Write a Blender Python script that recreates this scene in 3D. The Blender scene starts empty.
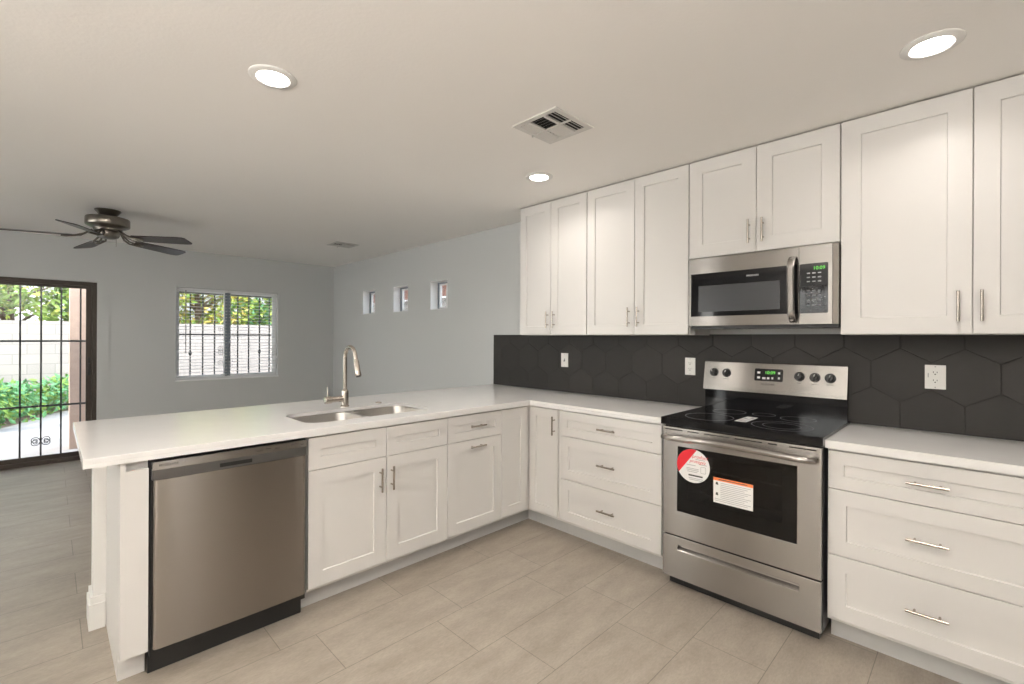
import bpy, bmesh, math, random
from mathutils import Vector, Matrix
C = bpy.context.scene.collection
S = bpy.context.scene
PI = math.pi

# ------------------------------------------------------------------ camera
cam = bpy.data.cameras.new('camera'); cob = bpy.data.objects.new('camera', cam); C.objects.link(cob)
_a, _r = math.radians(45.198), math.radians(0.2526)
_fw = Vector((-math.sin(_a), math.cos(_a), 0)); _rt = Vector((math.cos(_a), math.sin(_a), 0)); _up = Vector((0, 0, 1))
_rx = _rt*math.cos(_r) + _up*math.sin(_r); _ux = _up*math.cos(_r) - _rt*math.sin(_r)
M = Matrix((_rx, _ux, -_fw)).transposed().to_4x4(); M.translation = (2.3048, -2.472, 1.3627)
cob.matrix_world = M
cam.sensor_width = 36; cam.lens = 464.8365/1024*36; cam.shift_y = -4.0/1024; cam.clip_start = 0.02
S.camera = cob

# ------------------------------------------------------------------ exposure, sky, sun
S.view_settings.view_transform = 'Standard'; S.view_settings.look = 'None'
S.view_settings.gamma = 1; S.view_settings.use_curve_mapping = False; S.view_settings.exposure = 0.98
S.cycles.use_denoising = True; S.cycles.max_bounces = 12; S.cycles.diffuse_bounces = 6
S.cycles.transparent_max_bounces = 16; S.cycles.caustics_reflective = False; S.cycles.caustics_refractive = False
S.cycles.sample_clamp_indirect = 6
LAMP = 16; LAMP_W = 3.0; FILL_W = 7.0; UPFILL_W = 72; LAMP_COL = (1.0, 0.93, 0.855); SUN = 1.8; SKY = 0.68; BRIGHT = 5.0
w = bpy.data.worlds.new('sky'); S.world = w; w.use_nodes = True
nt = w.node_tree; bg = nt.nodes['Background']
tc = nt.nodes.new('ShaderNodeTexCoord'); sp = nt.nodes.new('ShaderNodeSeparateXYZ'); rp = nt.nodes.new('ShaderNodeValToRGB')
nt.links.new(tc.outputs['Generated'], sp.inputs[0]); nt.links.new(sp.outputs['Z'], rp.inputs[0]); hz = nt.nodes.new('ShaderNodeMix'); hz.data_type = 'RGBA'; nt.links.new(rp.outputs[0], hz.inputs[6]); hz.inputs[7].default_value = (1.0, 0.965, 0.92, 1)
nt.links.new(hz.outputs[2], bg.inputs[0])
rp.color_ramp.elements[0].position = 0.0; rp.color_ramp.elements[0].color = (0.96, 0.97, 1.0, 1)
rp.color_ramp.elements[1].position = 0.8; rp.color_ramp.elements[1].color = (0.50, 0.68, 1.0, 1)
mr = nt.nodes.new('ShaderNodeMapRange'); mr.interpolation_type = 'SMOOTHSTEP'   # sky raised towards -y as added fill through the back windows
mr.inputs['From Min'].default_value = 0.15; mr.inputs['From Max'].default_value = -0.75; mr.inputs['To Min'].default_value = SKY; mr.inputs['To Max'].default_value = BRIGHT
nt.links.new(sp.outputs['Y'], mr.inputs['Value']); my = nt.nodes.new('ShaderNodeMapRange'); my.inputs['From Min'].default_value = 0.3; my.inputs['From Max'].default_value = 0.9; my.inputs['To Max'].default_value = 3.6; nt.links.new(sp.outputs['Y'], my.inputs['Value'])
ad = nt.nodes.new('ShaderNodeMath'); nt.links.new(mr.outputs[0], ad.inputs[0]); nt.links.new(my.outputs[0], ad.inputs[1]); nt.links.new(ad.outputs[0], bg.inputs[1])
mf = nt.nodes.new('ShaderNodeMapRange'); mf.inputs['From Min'].default_value = 0.15; mf.inputs['From Max'].default_value = -0.75; nt.links.new(sp.outputs['Y'], mf.inputs['Value']); nt.links.new(mf.outputs[0], hz.inputs['Factor'])
sl = bpy.data.lights.new('sun', 'SUN'); so = bpy.data.objects.new('sun', sl); C.objects.link(so)
sl.energy = SUN; sl.angle = 0.03; sl.color = (1.0, 0.95, 0.87)
so.rotation_euler = (Vector((-0.60, -0.33, -0.80))).to_track_quat('-Z', 'Y').to_euler()

# ------------------------------------------------------------------ fitted dimensions
W = 0.5913      # face of the range wall
ZC = 2.4307     # ceiling
XF = -4.643     # far wall
XS = 3.40       # side wall behind the camera's right
YB = -5.2       # back wall
U0 = 0.2718     # face of the wall cabinet doors

# ------------------------------------------------------------------ materials
def mat(name, col, rough=0.5, metal=0.0, noise=0.0, nscale=30.0, bump=0.0, bscale=200.0, spec=0.5, coat=0.0, stretch=None, detail=4.0):
    m = bpy.data.materials.new(name); m.use_nodes = True; n = m.node_tree.nodes; l = m.node_tree.links
    p = n['Principled BSDF']
    p.inputs['Base Color'].default_value = (*col, 1); p.inputs['Roughness'].default_value = rough
    p.inputs['Metallic'].default_value = metal; p.inputs['Specular IOR Level'].default_value = spec
    p.inputs['Coat Weight'].default_value = coat; p.inputs['Coat Roughness'].default_value = 0.08
    t = n.new('ShaderNodeTexCoord'); mp = n.new('ShaderNodeMapping'); l.new(t.outputs['Object'], mp.inputs[0])
    if stretch: mp.inputs['Scale'].default_value = stretch
    if noise > 0:
        nz = n.new('ShaderNodeTexNoise'); nz.inputs['Scale'].default_value = nscale; nz.inputs['Detail'].default_value = detail
        l.new(mp.outputs[0], nz.inputs['Vector'])
        mx = n.new('ShaderNodeMix'); mx.data_type = 'RGBA'
        l.new(nz.outputs['Fac'], mx.inputs['Factor'])
        mx.inputs[6].default_value = (*[c*(1-noise) for c in col], 1); mx.inputs[7].default_value = (*[min(1, c*(1+noise)) for c in col], 1)
        l.new(mx.outputs[2], p.inputs['Base Color'])
    if bump > 0:
        nb = n.new('ShaderNodeTexNoise'); nb.inputs['Scale'].default_value = bscale; nb.inputs['Detail'].default_value = 3
        l.new(mp.outputs[0], nb.inputs['Vector'])
        b = n.new('ShaderNodeBump'); b.inputs['Strength'].default_value = bump; b.inputs['Distance'].default_value = 0.002
        l.new(nb.outputs['Fac'], b.inputs['Height']); l.new(b.outputs[0], p.inputs['Normal'])
    return m
def emit(name, col, s):
    m = bpy.data.materials.new(name); m.use_nodes = True; n = m.node_tree.nodes
    e = n.new('ShaderNodeEmission'); e.inputs[0].default_value = (*col, 1); e.inputs[1].default_value = s
    m.node_tree.links.new(e.outputs[0], n['Material Output'].inputs[0]); return m
def glass(name, tint=(1, 1, 1), refl=1.0, rough=0.0):
    m = bpy.data.materials.new(name); m.use_nodes = True; n = m.node_tree.nodes; l = m.node_tree.links
    tr = n.new('ShaderNodeBsdfTransparent'); tr.inputs[0].default_value = (*tint, 1)
    gl = n.new('ShaderNodeBsdfGlossy'); gl.inputs['Roughness'].default_value = rough
    fr = n.new('ShaderNodeFresnel'); fr.inputs[0].default_value = 1.45
    mu = n.new('ShaderNodeMath'); mu.operation = 'MULTIPLY'; mu.inputs[1].default_value = refl
    mx = n.new('ShaderNodeMixShader'); l.new(fr.outputs[0], mu.inputs[0]); l.new(mu.outputs[0], mx.inputs[0])
    l.new(tr.outputs[0], mx.inputs[1]); l.new(gl.outputs[0], mx.inputs[2]); l.new(mx.outputs[0], n['Material Output'].inputs[0])
    return m

WHITE = mat('white cabinet paint', (0.64, 0.628, 0.612), 0.38, noise=0.012, nscale=6)
CARC = mat('white cabinet carcass', (0.70, 0.69, 0.67), 0.5, noise=0.01)
QUARTZ = mat('white quartz', (0.77, 0.767, 0.76), 0.16, noise=0.035, nscale=9, detail=8)
WALLP = mat('pale grey wall paint', (0.525, 0.54, 0.545), 0.6, noise=0.01, nscale=3, bump=0.25, bscale=110)
CEILP = mat('ceiling paint', (0.88, 0.862, 0.838), 0.7, noise=0.01, nscale=3, bump=0.35, bscale=70)
TRIMW = mat('white trim paint', (0.76, 0.755, 0.74), 0.42, noise=0.01)
STEEL = mat('brushed stainless steel', (0.375, 0.355, 0.335), 0.26, 1.0, noise=0.05, nscale=4, bump=0.01, bscale=60, stretch=(1, 1, 40))
STEELV = mat('brushed steel dishwasher door', (0.34, 0.312, 0.285), 0.25, 1.0, noise=0.05, nscale=3, bump=0.01, bscale=50, stretch=(1, 1, 40))
STEELD = mat('dark grey steel', (0.16, 0.155, 0.15), 0.35, 0.9, noise=0.04)
NICKEL = mat('brushed nickel', (0.45, 0.405, 0.36), 0.26, 1.0, noise=0.03, nscale=60)
SINKST = mat('satin sink steel', (0.46, 0.44, 0.415), 0.34, 1.0, noise=0.05, nscale=12)
BLACKG = mat('black glass', (0.006, 0.006, 0.007), 0.05, noise=0.02, spec=0.32)
BLACKP = mat('black plastic', (0.012, 0.012, 0.012), 0.4, noise=0.05)
GREYM = mat('grey window mesh', (0.026, 0.028, 0.031), 0.25, noise=0.12, nscale=500)
CAVITY = mat('dark oven enamel', (0.035, 0.035, 0.036), 0.35, noise=0.15)
CHROME = mat('chrome wire', (0.7, 0.69, 0.67), 0.15, 1.0, noise=0.02)
GREYLINE = mat('pale grey print', (0.20, 0.20, 0.21), 0.3, noise=0.02)
PRINTD = mat('dark print', (0.06, 0.055, 0.05), 0.5, noise=0.02)
PRINTW = mat('white print', (0.75, 0.75, 0.75), 0.5, noise=0.02)
PAPER = mat('white label paper', (0.78, 0.78, 0.77), 0.5, noise=0.01)
RED = mat('red print', (0.62, 0.012, 0.025), 0.45, noise=0.02)
ORANGE = mat('orange print', (0.80, 0.20, 0.055), 0.5, noise=0.02)
PRINTG = mat('grey print', (0.36, 0.36, 0.37), 0.5, noise=0.02)
GREEN = emit('green digits', (0.25, 1.0, 0.15), 0.55)
PLASTW = mat('white outlet plastic', (0.74, 0.735, 0.71), 0.35, noise=0.01)
TILE = [mat('charcoal hexagon tile', c, 0.5, noise=0.16, nscale=14, bump=0.08, bscale=60, spec=0.3) for c in ((0.0215, 0.0195, 0.0178), (0.024, 0.0215, 0.0197), (0.0195, 0.0175, 0.016))]
REVEAL = mat('window reveal with painted daylight', (0.86, 0.86, 0.86), 0.6, noise=0.01)  # whiter than the wall paint, imitating daylight on the reveals
TOE = mat('toe kick with painted shade', (0.50, 0.50, 0.495), 0.5, noise=0.02)  # greyed below the trim white to stand in for shade under the cabinets
SIDET = mat('grey brown microwave side', (0.20, 0.18, 0.16), 0.45, 0.6, noise=0.05)
GROUT = mat('dark grout', (0.015, 0.0138, 0.0128), 0.8, noise=0.1)
BRONZE = mat('dark bronze frame', (0.048, 0.038, 0.031), 0.45, 0.3, noise=0.05)
IRON = mat('dark painted iron', (0.035, 0.036, 0.042), 0.5, noise=0.05)
VINYL = mat('white vinyl', (0.86, 0.87, 0.88), 0.4, noise=0.01)
MULL = mat('grey aluminium sash', (0.22, 0.25, 0.29), 0.4, 0.2, noise=0.02)
BLIND = mat('white blind slat', (0.76, 0.77, 0.78), 0.5, noise=0.01)
PEWTER = mat('brushed pewter fan metal', (0.21, 0.19, 0.165), 0.28, 1.0, noise=0.1, nscale=20, stretch=(1, 1, 8))
BLADE = mat('dark walnut fan blade', (0.030, 0.022, 0.022), 0.28, noise=0.25, nscale=12, stretch=(1, 1, 1))
VENTW = mat('white vent metal', (0.66, 0.65, 0.63), 0.5, noise=0.01)
DARK = mat('vent duct dark', (0.015, 0.015, 0.015), 0.8, noise=0.05)
CONC = mat('patio concrete', (0.37, 0.345, 0.33), 0.85, noise=0.10, nscale=3, bump=0.3, bscale=90)
SOIL = mat('garden soil', (0.20, 0.15, 0.11), 0.95, noise=0.3, nscale=6, bump=0.6, bscale=40)
COLST = mat('tan stucco column', (0.52, 0.38, 0.31), 0.85, noise=0.12, nscale=18, bump=0.5, bscale=70)
STUC = mat('pale stucco', (0.72, 0.73, 0.74), 0.85, noise=0.06, nscale=6, bump=0.4, bscale=60)
FASC = mat('brown fascia', (0.22, 0.085, 0.06), 0.6, noise=0.1)
ROOFT = mat('clay roof tile', (0.27, 0.12, 0.09), 0.8, noise=0.25, nscale=5)
BARK = mat('tree bark', (0.14, 0.10, 0.07), 0.9, noise=0.3, nscale=20)
LEAF = [mat('leaf', c, 0.55, noise=0.35, nscale=1.7, spec=0.3) for c in ((0.20, 0.33, 0.07), (0.38, 0.46, 0.10), (0.12, 0.24, 0.06), (0.62, 0.50, 0.14), (0.13, 0.33, 0.14))]
PANE = glass('window glass', (0.97, 0.985, 0.98), 0.8)
OVENG = glass('tinted oven glass', (0.45, 0.45, 0.46), 0.9, 0.02)
FILM = glass('clear film', (0.93, 0.94, 0.96), 2.0, 0.06)

def mat_floor():
    m = bpy.data.materials.new('grey plank tile'); m.use_nodes = True; n = m.node_tree.nodes; l = m.node_tree.links
    p = n['Principled BSDF']
    t = n.new('ShaderNodeTexCoord'); sx = n.new('ShaderNodeSeparateXYZ'); l.new(t.outputs['Object'], sx.inputs[0])
    def mth(op, a, b):
        k = n.new('ShaderNodeMath'); k.operation = op
        for i, q in enumerate((a, b)):
            if isinstance(q, (int, float)): k.inputs[i].default_value = q
            else: l.new(q, k.inputs[i])
        return k.outputs[0]
    # planks .61 long in y, .305 wide in x
    u = mth('ADD', sx.outputs['Y'], 0.385 + 0.61*20); v = mth('ADD', sx.outputs['X'], -0.775 + 0.305*41)
    cb = n.new('ShaderNodeCombineXYZ'); l.new(u, cb.inputs[0]); l.new(v, cb.inputs[1])
    br = n.new('ShaderNodeTexBrick'); l.new(cb.outputs[0], br.inputs['Vector'])
    br.offset = 0.25; br.offset_frequency = 2; br.squash = 1.0
    br.inputs['Scale'].default_value = 1; br.inputs['Brick Width'].default_value = 0.61; br.inputs['Row Height'].default_value = 0.305
    br.inputs['Mortar Size'].default_value = 0.0018; br.inputs['Mortar Smooth'].default_value = 0.2; br.inputs['Bias'].default_value = 0
    br.inputs['Color1'].default_value = (0.310, 0.272, 0.230, 1); br.inputs['Color2'].default_value = (0.330, 0.292, 0.249, 1)
    br.inputs['Mortar'].default_value = (0.175, 0.155, 0.132, 1)
    mp = n.new('ShaderNodeMapping'); mp.inputs['Scale'].default_value = (5, 1.6, 1); l.new(t.outputs['Object'], mp.inputs[0])
    nz = n.new('ShaderNodeTexNoise'); nz.inputs['Scale'].default_value = 2.2; nz.inputs['Detail'].default_value = 9; nz.inputs['Roughness'].default_value = 0.65
    l.new(mp.outputs[0], nz.inputs['Vector'])
    rr = n.new('ShaderNodeValToRGB'); rr.color_ramp.elements[0].position = 0.3; rr.color_ramp.elements[0].color = (0.80, 0.79, 0.78, 1)
    rr.color_ramp.elements[1].position = 0.72; rr.color_ramp.elements[1].color = (1.12, 1.12, 1.12, 1); l.new(nz.outputs['Fac'], rr.inputs[0])
    n2 = n.new('ShaderNodeTexNoise'); n2.inputs['Scale'].default_value = 26; n2.inputs['Detail'].default_value = 8; n2.inputs['Roughness'].default_value = 0.7
    l.new(mp.outputs[0], n2.inputs['Vector'])
    r2 = n.new('ShaderNodeValToRGB'); r2.color_ramp.elements[0].position = 0.32; r2.color_ramp.elements[0].color = (0.86, 0.855, 0.85, 1)
    r2.color_ramp.elements[1].position = 0.68; r2.color_ramp.elements[1].color = (1.08, 1.08, 1.08, 1); l.new(n2.outputs['Fac'], r2.inputs[0])
    m2 = n.new('ShaderNodeMix'); m2.data_type = 'RGBA'; m2.blend_type = 'MULTIPLY'; m2.inputs['Factor'].default_value = 1
    l.new(rr.outputs[0], m2.inputs[6]); l.new(r2.outputs[0], m2.inputs[7])
    mx = n.new('ShaderNodeMix'); mx.data_type = 'RGBA'; mx.blend_type = 'MULTIPLY'; mx.inputs['Factor'].default_value = 1
    l.new(br.outputs['Color'], mx.inputs[6]); l.new(m2.outputs[2], mx.inputs[7]); l.new(mx.outputs[2], p.inputs['Base Color'])
    p.inputs['Roughness'].default_value = 0.40; p.inputs['Specular IOR Level'].default_value = 0.45
    b = n.new('ShaderNodeBump'); b.inputs['Strength'].default_value = 0.5; b.inputs['Distance'].default_value = 0.0012; b.invert = True
    l.new(br.outputs['Fac'], b.inputs['Height']); l.new(b.outputs[0], p.inputs['Normal'])
    return m
def mat_block():
    m = bpy.data.materials.new('painted block wall'); m.use_nodes = True; n = m.node_tree.nodes; l = m.node_tree.links
    p = n['Principled BSDF']; t = n.new('ShaderNodeTexCoord'); sx = n.new('ShaderNodeSeparateXYZ'); cb = n.new('ShaderNodeCombineXYZ')
    l.new(t.outputs['Object'], sx.inputs[0]); l.new(sx.outputs['Y'], cb.inputs[0]); l.new(sx.outputs['Z'], cb.inputs[1])
    br = n.new('ShaderNodeTexBrick'); l.new(cb.outputs[0], br.inputs['Vector']); br.inputs['Scale'].default_value = 1
    br.inputs['Brick Width'].default_value = 0.40; br.inputs['Row Height'].default_value = 0.20; br.inputs['Mortar Size'].default_value = 0.006
    br.inputs['Color1'].default_value = (0.34, 0.315, 0.30, 1); br.inputs['Color2'].default_value = (0.38, 0.35, 0.33, 1); br.inputs['Mortar'].default_value = (0.26, 0.24, 0.23, 1)
    l.new(br.outputs['Color'], p.inputs['Base Color']); p.inputs['Roughness'].default_value = 0.9
    return m
def brushed(m, tang, an=0.75):
    n = m.node_tree.nodes; p = n['Principled BSDF']; c = n.new('ShaderNodeCombineXYZ')
    for i in range(3): c.inputs[i].default_value = tang[i]
    p.inputs['Anisotropic'].default_value = an; m.node_tree.links.new(c.outputs[0], p.inputs['Tangent']); return m
brushed(STEEL, (0, 0, 1), 1.0); brushed(STEELV, (0, 0, 1), 1.0)
FLOOR = mat_floor(); BLOCK = mat_block()

# ------------------------------------------------------------------ mesh helpers
ROOT = {}
def bmn(): return bmesh.new()
def obj(name, bm, m, parent=None, smooth=False, bevel=0.0, weld=False):
    """links the bmesh as one mesh object; coordinates are world coordinates"""
    if bevel > 0:
        es = [e for e in bm.edges if len(e.link_faces) == 2 and e.calc_face_angle(0) > 0.5]
        bmesh.ops.bevel(bm, geom=es, offset=bevel, segments=2, profile=0.6, affect='EDGES', clamp_overlap=True)
    bmesh.ops.recalc_face_normals(bm, faces=bm.faces[:])
    loc = ROOT.get(parent.name, Vector((0, 0, 0))) if parent else Vector((0, 0, 0))
    if parent: bmesh.ops.translate(bm, vec=-loc, verts=bm.verts[:])
    me = bpy.data.meshes.new(name); bm.to_mesh(me); bm.free()
    ms = m if isinstance(m, (list, tuple)) else [m]
    for q in ms: me.materials.append(q)
    if smooth:
        for f in me.polygons: f.use_smooth = True
        try: me.set_sharp_from_angle(angle=math.radians(35))
        except Exception: pass
    o = bpy.data.objects.new(name, me); C.objects.link(o)
    if parent: o.parent = parent; ROOT[o.name] = loc
    else: ROOT[o.name] = Vector((0, 0, 0))
    return o
def tag(o, label=None, cat=None, group=None, kind=None):
    if label: o['label'] = label
    if cat: o['category'] = cat
    if group: o['group'] = group
    if kind: o['kind'] = kind
    return o
def thing(name, label, cat, loc, group=None):
    o = bpy.data.objects.new(name, None); C.objects.link(o); o.location = loc; o.empty_display_size = 0.1
    ROOT[o.name] = Vector(loc); return tag(o, label, cat, group)
def struct(name, bm, m, bevel=0.0, smooth=False):
    return tag(obj(name, bm, m, None, smooth, bevel), kind='structure')
def box(bm, x0, x1, y0, y1, z0, z1):
    v = [bm.verts.new((x, y, z)) for x in (x0, x1) for y in (y0, y1) for z in (z0, z1)]
    for f in ((0, 1, 3, 2), (4, 6, 7, 5), (0, 4, 5, 1), (2, 3, 7, 6), (0, 2, 6, 4), (1, 5, 7, 3)): bm.faces.new([v[i] for i in f])
def bx(*a):
    bm = bmn(); box(bm, *a); return bm
def tube(bm, pts, r, n=10, cap=True):
    """sweep of a circle along pts; r a number or one radius per point"""
    pts = [Vector(p) for p in pts]; rs = r if isinstance(r, (list, tuple)) else [r]*len(pts); rings = []
    ref = None
    for i, p in enumerate(pts):
        d = (pts[min(i+1, len(pts)-1)] - pts[max(i-1, 0)]).normalized()
        if ref is None: ref = Vector((0, 0, 1)) if abs(d.z) < 0.9 else Vector((1, 0, 0))
        a = (ref - d*ref.dot(d)).normalized(); b = d.cross(a); ref = a
        rings.append([bm.verts.new(p + (a*math.cos(2*PI*k/n) + b*math.sin(2*PI*k/n))*rs[i]) for k in range(n)])
    for A, B in zip(rings, rings[1:]):
        for k in range(n): bm.faces.new((A[k], A[(k+1) % n], B[(k+1) % n], B[k]))
    if cap: bm.faces.new(rings[0][::-1]); bm.faces.new(rings[-1])
def lathe(bm, c, prof, n=40, axis='z', cap=True):
    c = Vector(c); rings = []
    for r, h in prof:
        ring = []
        for k in range(n):
            a = 2*PI*k/n; ca, sa = r*math.cos(a), r*math.sin(a)
            o = {'z': (ca, sa, h), 'y': (ca, h, sa), 'x': (h, ca, sa)}[axis]
            ring.append(bm.verts.new(c + Vector(o)))
        rings.append(ring)
    for A, B in zip(rings, rings[1:]):
        for k in range(n): bm.faces.new((A[k], A[(k+1) % n], B[(k+1) % n], B[k]))
    if cap: bm.faces.new(rings[0][::-1]); bm.faces.new(rings[-1])
def holed(bm, outer, holes, fn, depth):
    """polygon with holes in (u, v), mapped by fn(u, v, n), given a thickness from n=0 to n=-depth"""
    def make(nn):
        es = []
        for lp in [outer] + holes:
            vs = [bm.verts.new(fn(u, v, nn)) for u, v in lp]
            es += [(vs, [bm.edges.new((vs[i], vs[(i+1) % len(vs)])) for i in range(len(vs))])]
        bmesh.ops.triangle_fill(bm, edges=[e for _, q in es for e in q], use_beauty=True, use_dissolve=False)
        return [vs for vs, _ in es]
    A = make(0.0); B = make(-depth)
    for va, vb in zip(A, B):
        for i in range(len(va)):
            j = (i+1) % len(va); bm.faces.new((va[i], va[j], vb[j], vb[i]))
def rrect(u0, u1, v0, v1, r, n=8):
    out = []
    for cx, cy, a0 in ((u1-r, v1-r, 0), (u0+r, v1-r, PI/2), (u0+r, v0+r, PI), (u1-r, v0+r, 1.5*PI)):
        for k in range(n+1):
            a = a0 + PI/2*k/n; out.append((cx + r*math.cos(a), cy + r*math.sin(a)))
    return out
def rect(u0, u1, v0, v1): return [(u0, v0), (u1, v0), (u1, v1), (u0, v1)]
def run(y0): return lambda u, v, n: (u, y0 - n, v)          # faces -y
def pen(x0): return lambda u, v, n: (x0 + n, u, v)          # faces +x
def fbox(bm, fr, u0, u1, v0, v1, n0, n1):
    a = fr(u0, v0, n0); b = fr(u1, v1, n1)
    box(bm, min(a[0], b[0]), max(a[0], b[0]), min(a[1], b[1]), max(a[1], b[1]), min(a[2], b[2]), max(a[2], b[2]))
def loft(bm, loops, close=True):
    vs = [[bm.verts.new(p) for p in lp] for lp in loops]; n = len(vs[0])
    for A, B in zip(vs, vs[1:]):
        for k in range(n): bm.faces.new((A[k], A[(k+1) % n], B[(k+1) % n], B[k]))
    if close: bm.faces.new(vs[0][::-1]); bm.faces.new(vs[-1])
def shaker(fr, u0, u1, v0, v1, s=0.065, t=0.02, rec=0.008):
    bm = bmn(); k = 0.0025; e = 0.0015
    q = lambda a, b, c, d, n: [fr(a, c, n), fr(b, c, n), fr(b, d, n), fr(a, d, n)]
    loft(bm, [q(u0, u1, v0, v1, -t), q(u0, u1, v0, v1, -e), q(u0+e, u1-e, v0+e, v1-e, 0), q(u0+s, u1-s, v0+s, v1-s, 0),
              q(u0+s+k, u1-s-k, v0+s+k, v1-s-k, -rec)])
    return bm
def pull(fr, u, v, vert=True, L=0.130, cc=0.076):
    bm = bmn(); r = 0.0055
    ax = (lambda t: fr(u, v+t, 0.030)) if vert else (lambda t: fr(u+t, v, 0.030))
    tube(bm, [ax(-L/2), ax(-L/2+0.001), ax(L/2-0.001), ax(L/2)], [r*0.8, r, r, r*0.8], 12)
    for s_ in (-1, 1):
        a = fr(u, v+s_*cc/2, 0.0) if vert else fr(u+s_*cc/2, v, 0.0); tube(bm, [a, ax(s_*cc/2)], 0.0045, 8)
    return bm
def text(name, s, size, loc, rot, m, parent, align='LEFT', shear=0.0):
    cu = bpy.data.curves.new(name, 'FONT'); cu.body = s; cu.size = size; cu.extrude = 0.0002; cu.align_x = align; cu.align_y = 'CENTER'; cu.shear = shear
    cu.materials.append(m); tmp = bpy.data.objects.new('tmp', cu); C.objects.link(tmp); dg = bpy.context.evaluated_depsgraph_get()
    me = bpy.data.meshes.new_from_object(tmp.evaluated_get(dg)); bpy.data.objects.remove(tmp); bpy.data.curves.remove(cu)
    if not me.materials: me.materials.append(m)
    o = bpy.data.objects.new(name, me); C.objects.link(o); o.parent = parent
    o.location = Vector(loc) - ROOT[parent.name]; o.rotation_euler = rot; ROOT[o.name] = ROOT[parent.name]; return o
RUNROT = (PI/2, 0, 0); PENROT = (PI/2, 0, PI/2)

# ================================================================== SETTING
struct('floor', bx(XF-0.16, XS+0.2, YB-0.15, W+0.15, -0.12, 0), FLOOR)
struct('ceiling', bx(XF-0.16, XS+0.2, YB-0.15, W+0.15, ZC, ZC+0.15), CEILP)
SLY0, SLY1, SLZ = -3.93, -2.102, 1.962          # sliding door opening
WY0, WY1, WZ0, WZ1 = -1.380, -0.205, 0.822, 1.972  # far window opening
bm = bmn()
holed(bm, rect(YB, W, -0.02, ZC), [rect(SLY0, SLY1, -0.015, SLZ), rect(WY0, WY1, WZ0, WZ1)], lambda u, v, n: (XF + n, u, v), 0.15)
struct('wall_far', bm, WALLP)
SMALL = [(-3.706, -3.371), (-2.901, -2.566), (-2.098, -1.778)]; SZ0, SZ1 = 1.680, 1.997
bm = bmn()
holed(bm, rect(XF-0.15, XS, 0, ZC), [rect(a, b, SZ0, SZ1) for a, b in SMALL], lambda u, v, n: (u, W - n, v), 0.15)
struct('wall_range', bm, WALLP)
# side wall with an unlit hallway opening placed for dishwasher reflections, back wall with added windows (both behind the camera)
bm = bmn(); holed(bm, rect(YB, W, 0, ZC), [rect(-1.15, -0.12, 0.001, 2.08), rect(-1.74, -1.56, 0.35, 2.08)], lambda u, v, n: (XS - n, u, v), 0.12); struct('wall_side', bm, WALLP)
bm = bmn(); holed(bm, rect(-1.74, -1.56, 0.35, 2.08), [rect(-1.72, -1.58, 0.37, 2.06)], lambda u, v, n: (XS+0.05-n, u, v), 0.04); o = struct('window_8', bm, VINYL); obj('pane', bx(XS+0.068, XS+0.072, -1.72, -1.58, 0.37, 2.06), PANE, o)  # unseen slim window placed for a bright streak on the dishwasher
bm = bmn(); box(bm, XS+0.12, XS+1.6, -1.27, -1.2, 0, 2.2); box(bm, XS+0.12, XS+1.6, -0.1, 0.0, 0, 2.2); box(bm, XS+1.6, XS+1.7, -1.27, 0.0, 0, 2.2); box(bm, XS+0.12, XS+1.7, -1.27, 0.0, 2.2, 2.3); box(bm, XS+0.2, XS+1.7, -1.27, 0.0, -0.1, 0)
struct('wall_hallway', bm, mat('hallway paint', (0.35, 0.34, 0.33), 0.7, noise=0.02))
BW = [(-4.0, -1.5, 0.9, 2.15), (0.15, 2.4, 1.70, 2.15), (-1.24, -0.98, 0.10, 2.10)]  # unseen windows added for daylight fill and reflections in the steel
bm = bmn(); holed(bm, rect(XF-0.15, XS, 0, ZC), [rect(*b) for b in BW], lambda u, v, n: (u, YB + n, v), 0.15); struct('wall_back', bm, WALLP)
for i, (a, b, c, d) in enumerate(BW):
    bm = bmn(); f = 0.05
    holed(bm, rect(a, b, c, d), [rect(a+f, (a+b)/2-f/2, c+f, d-f), rect((a+b)/2+f/2, b-f, c+f, d-f)] if b-a > 0.5 else [rect(a+0.02, b-0.02, c+f, d-f)], lambda u, v, n: (u, YB-0.05+n, v), 0.06)
    o = struct(f'window_{5+i}', bm, VINYL); obj('pane', bx(a+f, b-f, YB-0.085, YB-0.08, c+f, d-f), PANE, o)
# flat casing around the sliding door, baseboards
bm = bmn(); holed(bm, [(-2.0, 0), (-2.0, 2.075), (-4.03, 2.075), (-4.03, 0), (SLY0, 0), (SLY0, SLZ), (SLY1, SLZ), (SLY1, 0)], [], lambda u, v, n: (XF + 0.007 + n, u, v), 0.007)
struct('trim_1', bm, WALLP, bevel=0.002)
def base_profile(bm, path, inward, h=0.14, t=0.014):
    """box baseboard pieces along straight runs: (x0,x1,y0,y1)"""
    for x0, x1, y0, y1 in path: box(bm, x0, x1, y0, y1, 0, h)
bm = bmn(); box(bm, XF, XF+0.014, -2.0, W, 0, 0.10); struct('baseboard_far', bm, TRIMW, bevel=0.003)
bm = bmn(); box(bm, XF+0.014, -1.0, W-0.014, W, 0, 0.10); struct('baseboard_range', bm, TRIMW, bevel=0.003)

# --- half wall behind the peninsula cabinets, with its baseboard
struct('wall_peninsula', bx(-0.735, -0.602, -2.327, W, 0, 0.8775), mat('textured half wall paint', (0.72, 0.715, 0.70), 0.6, noise=0.01, bump=0.5, bscale=90))
bm = bmn(); h = 0.150; t = 0.016
for z0, z1, k in ((0, 0.118, 0.0), (0.118, 0.150, 0.006)):
    box(bm, -0.602, -0.602+t-k, -2.327-t+k, -2.284, z0, z1); box(bm, -0.735-t+k, -0.602, -2.327-t+k, -2.327, z0, z1); box(bm, -0.735-t+k, -0.735, -2.327, W-0.02, z0, z1)
struct('baseboard_peninsula', bm, TRIMW, bevel=0.002)

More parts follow.
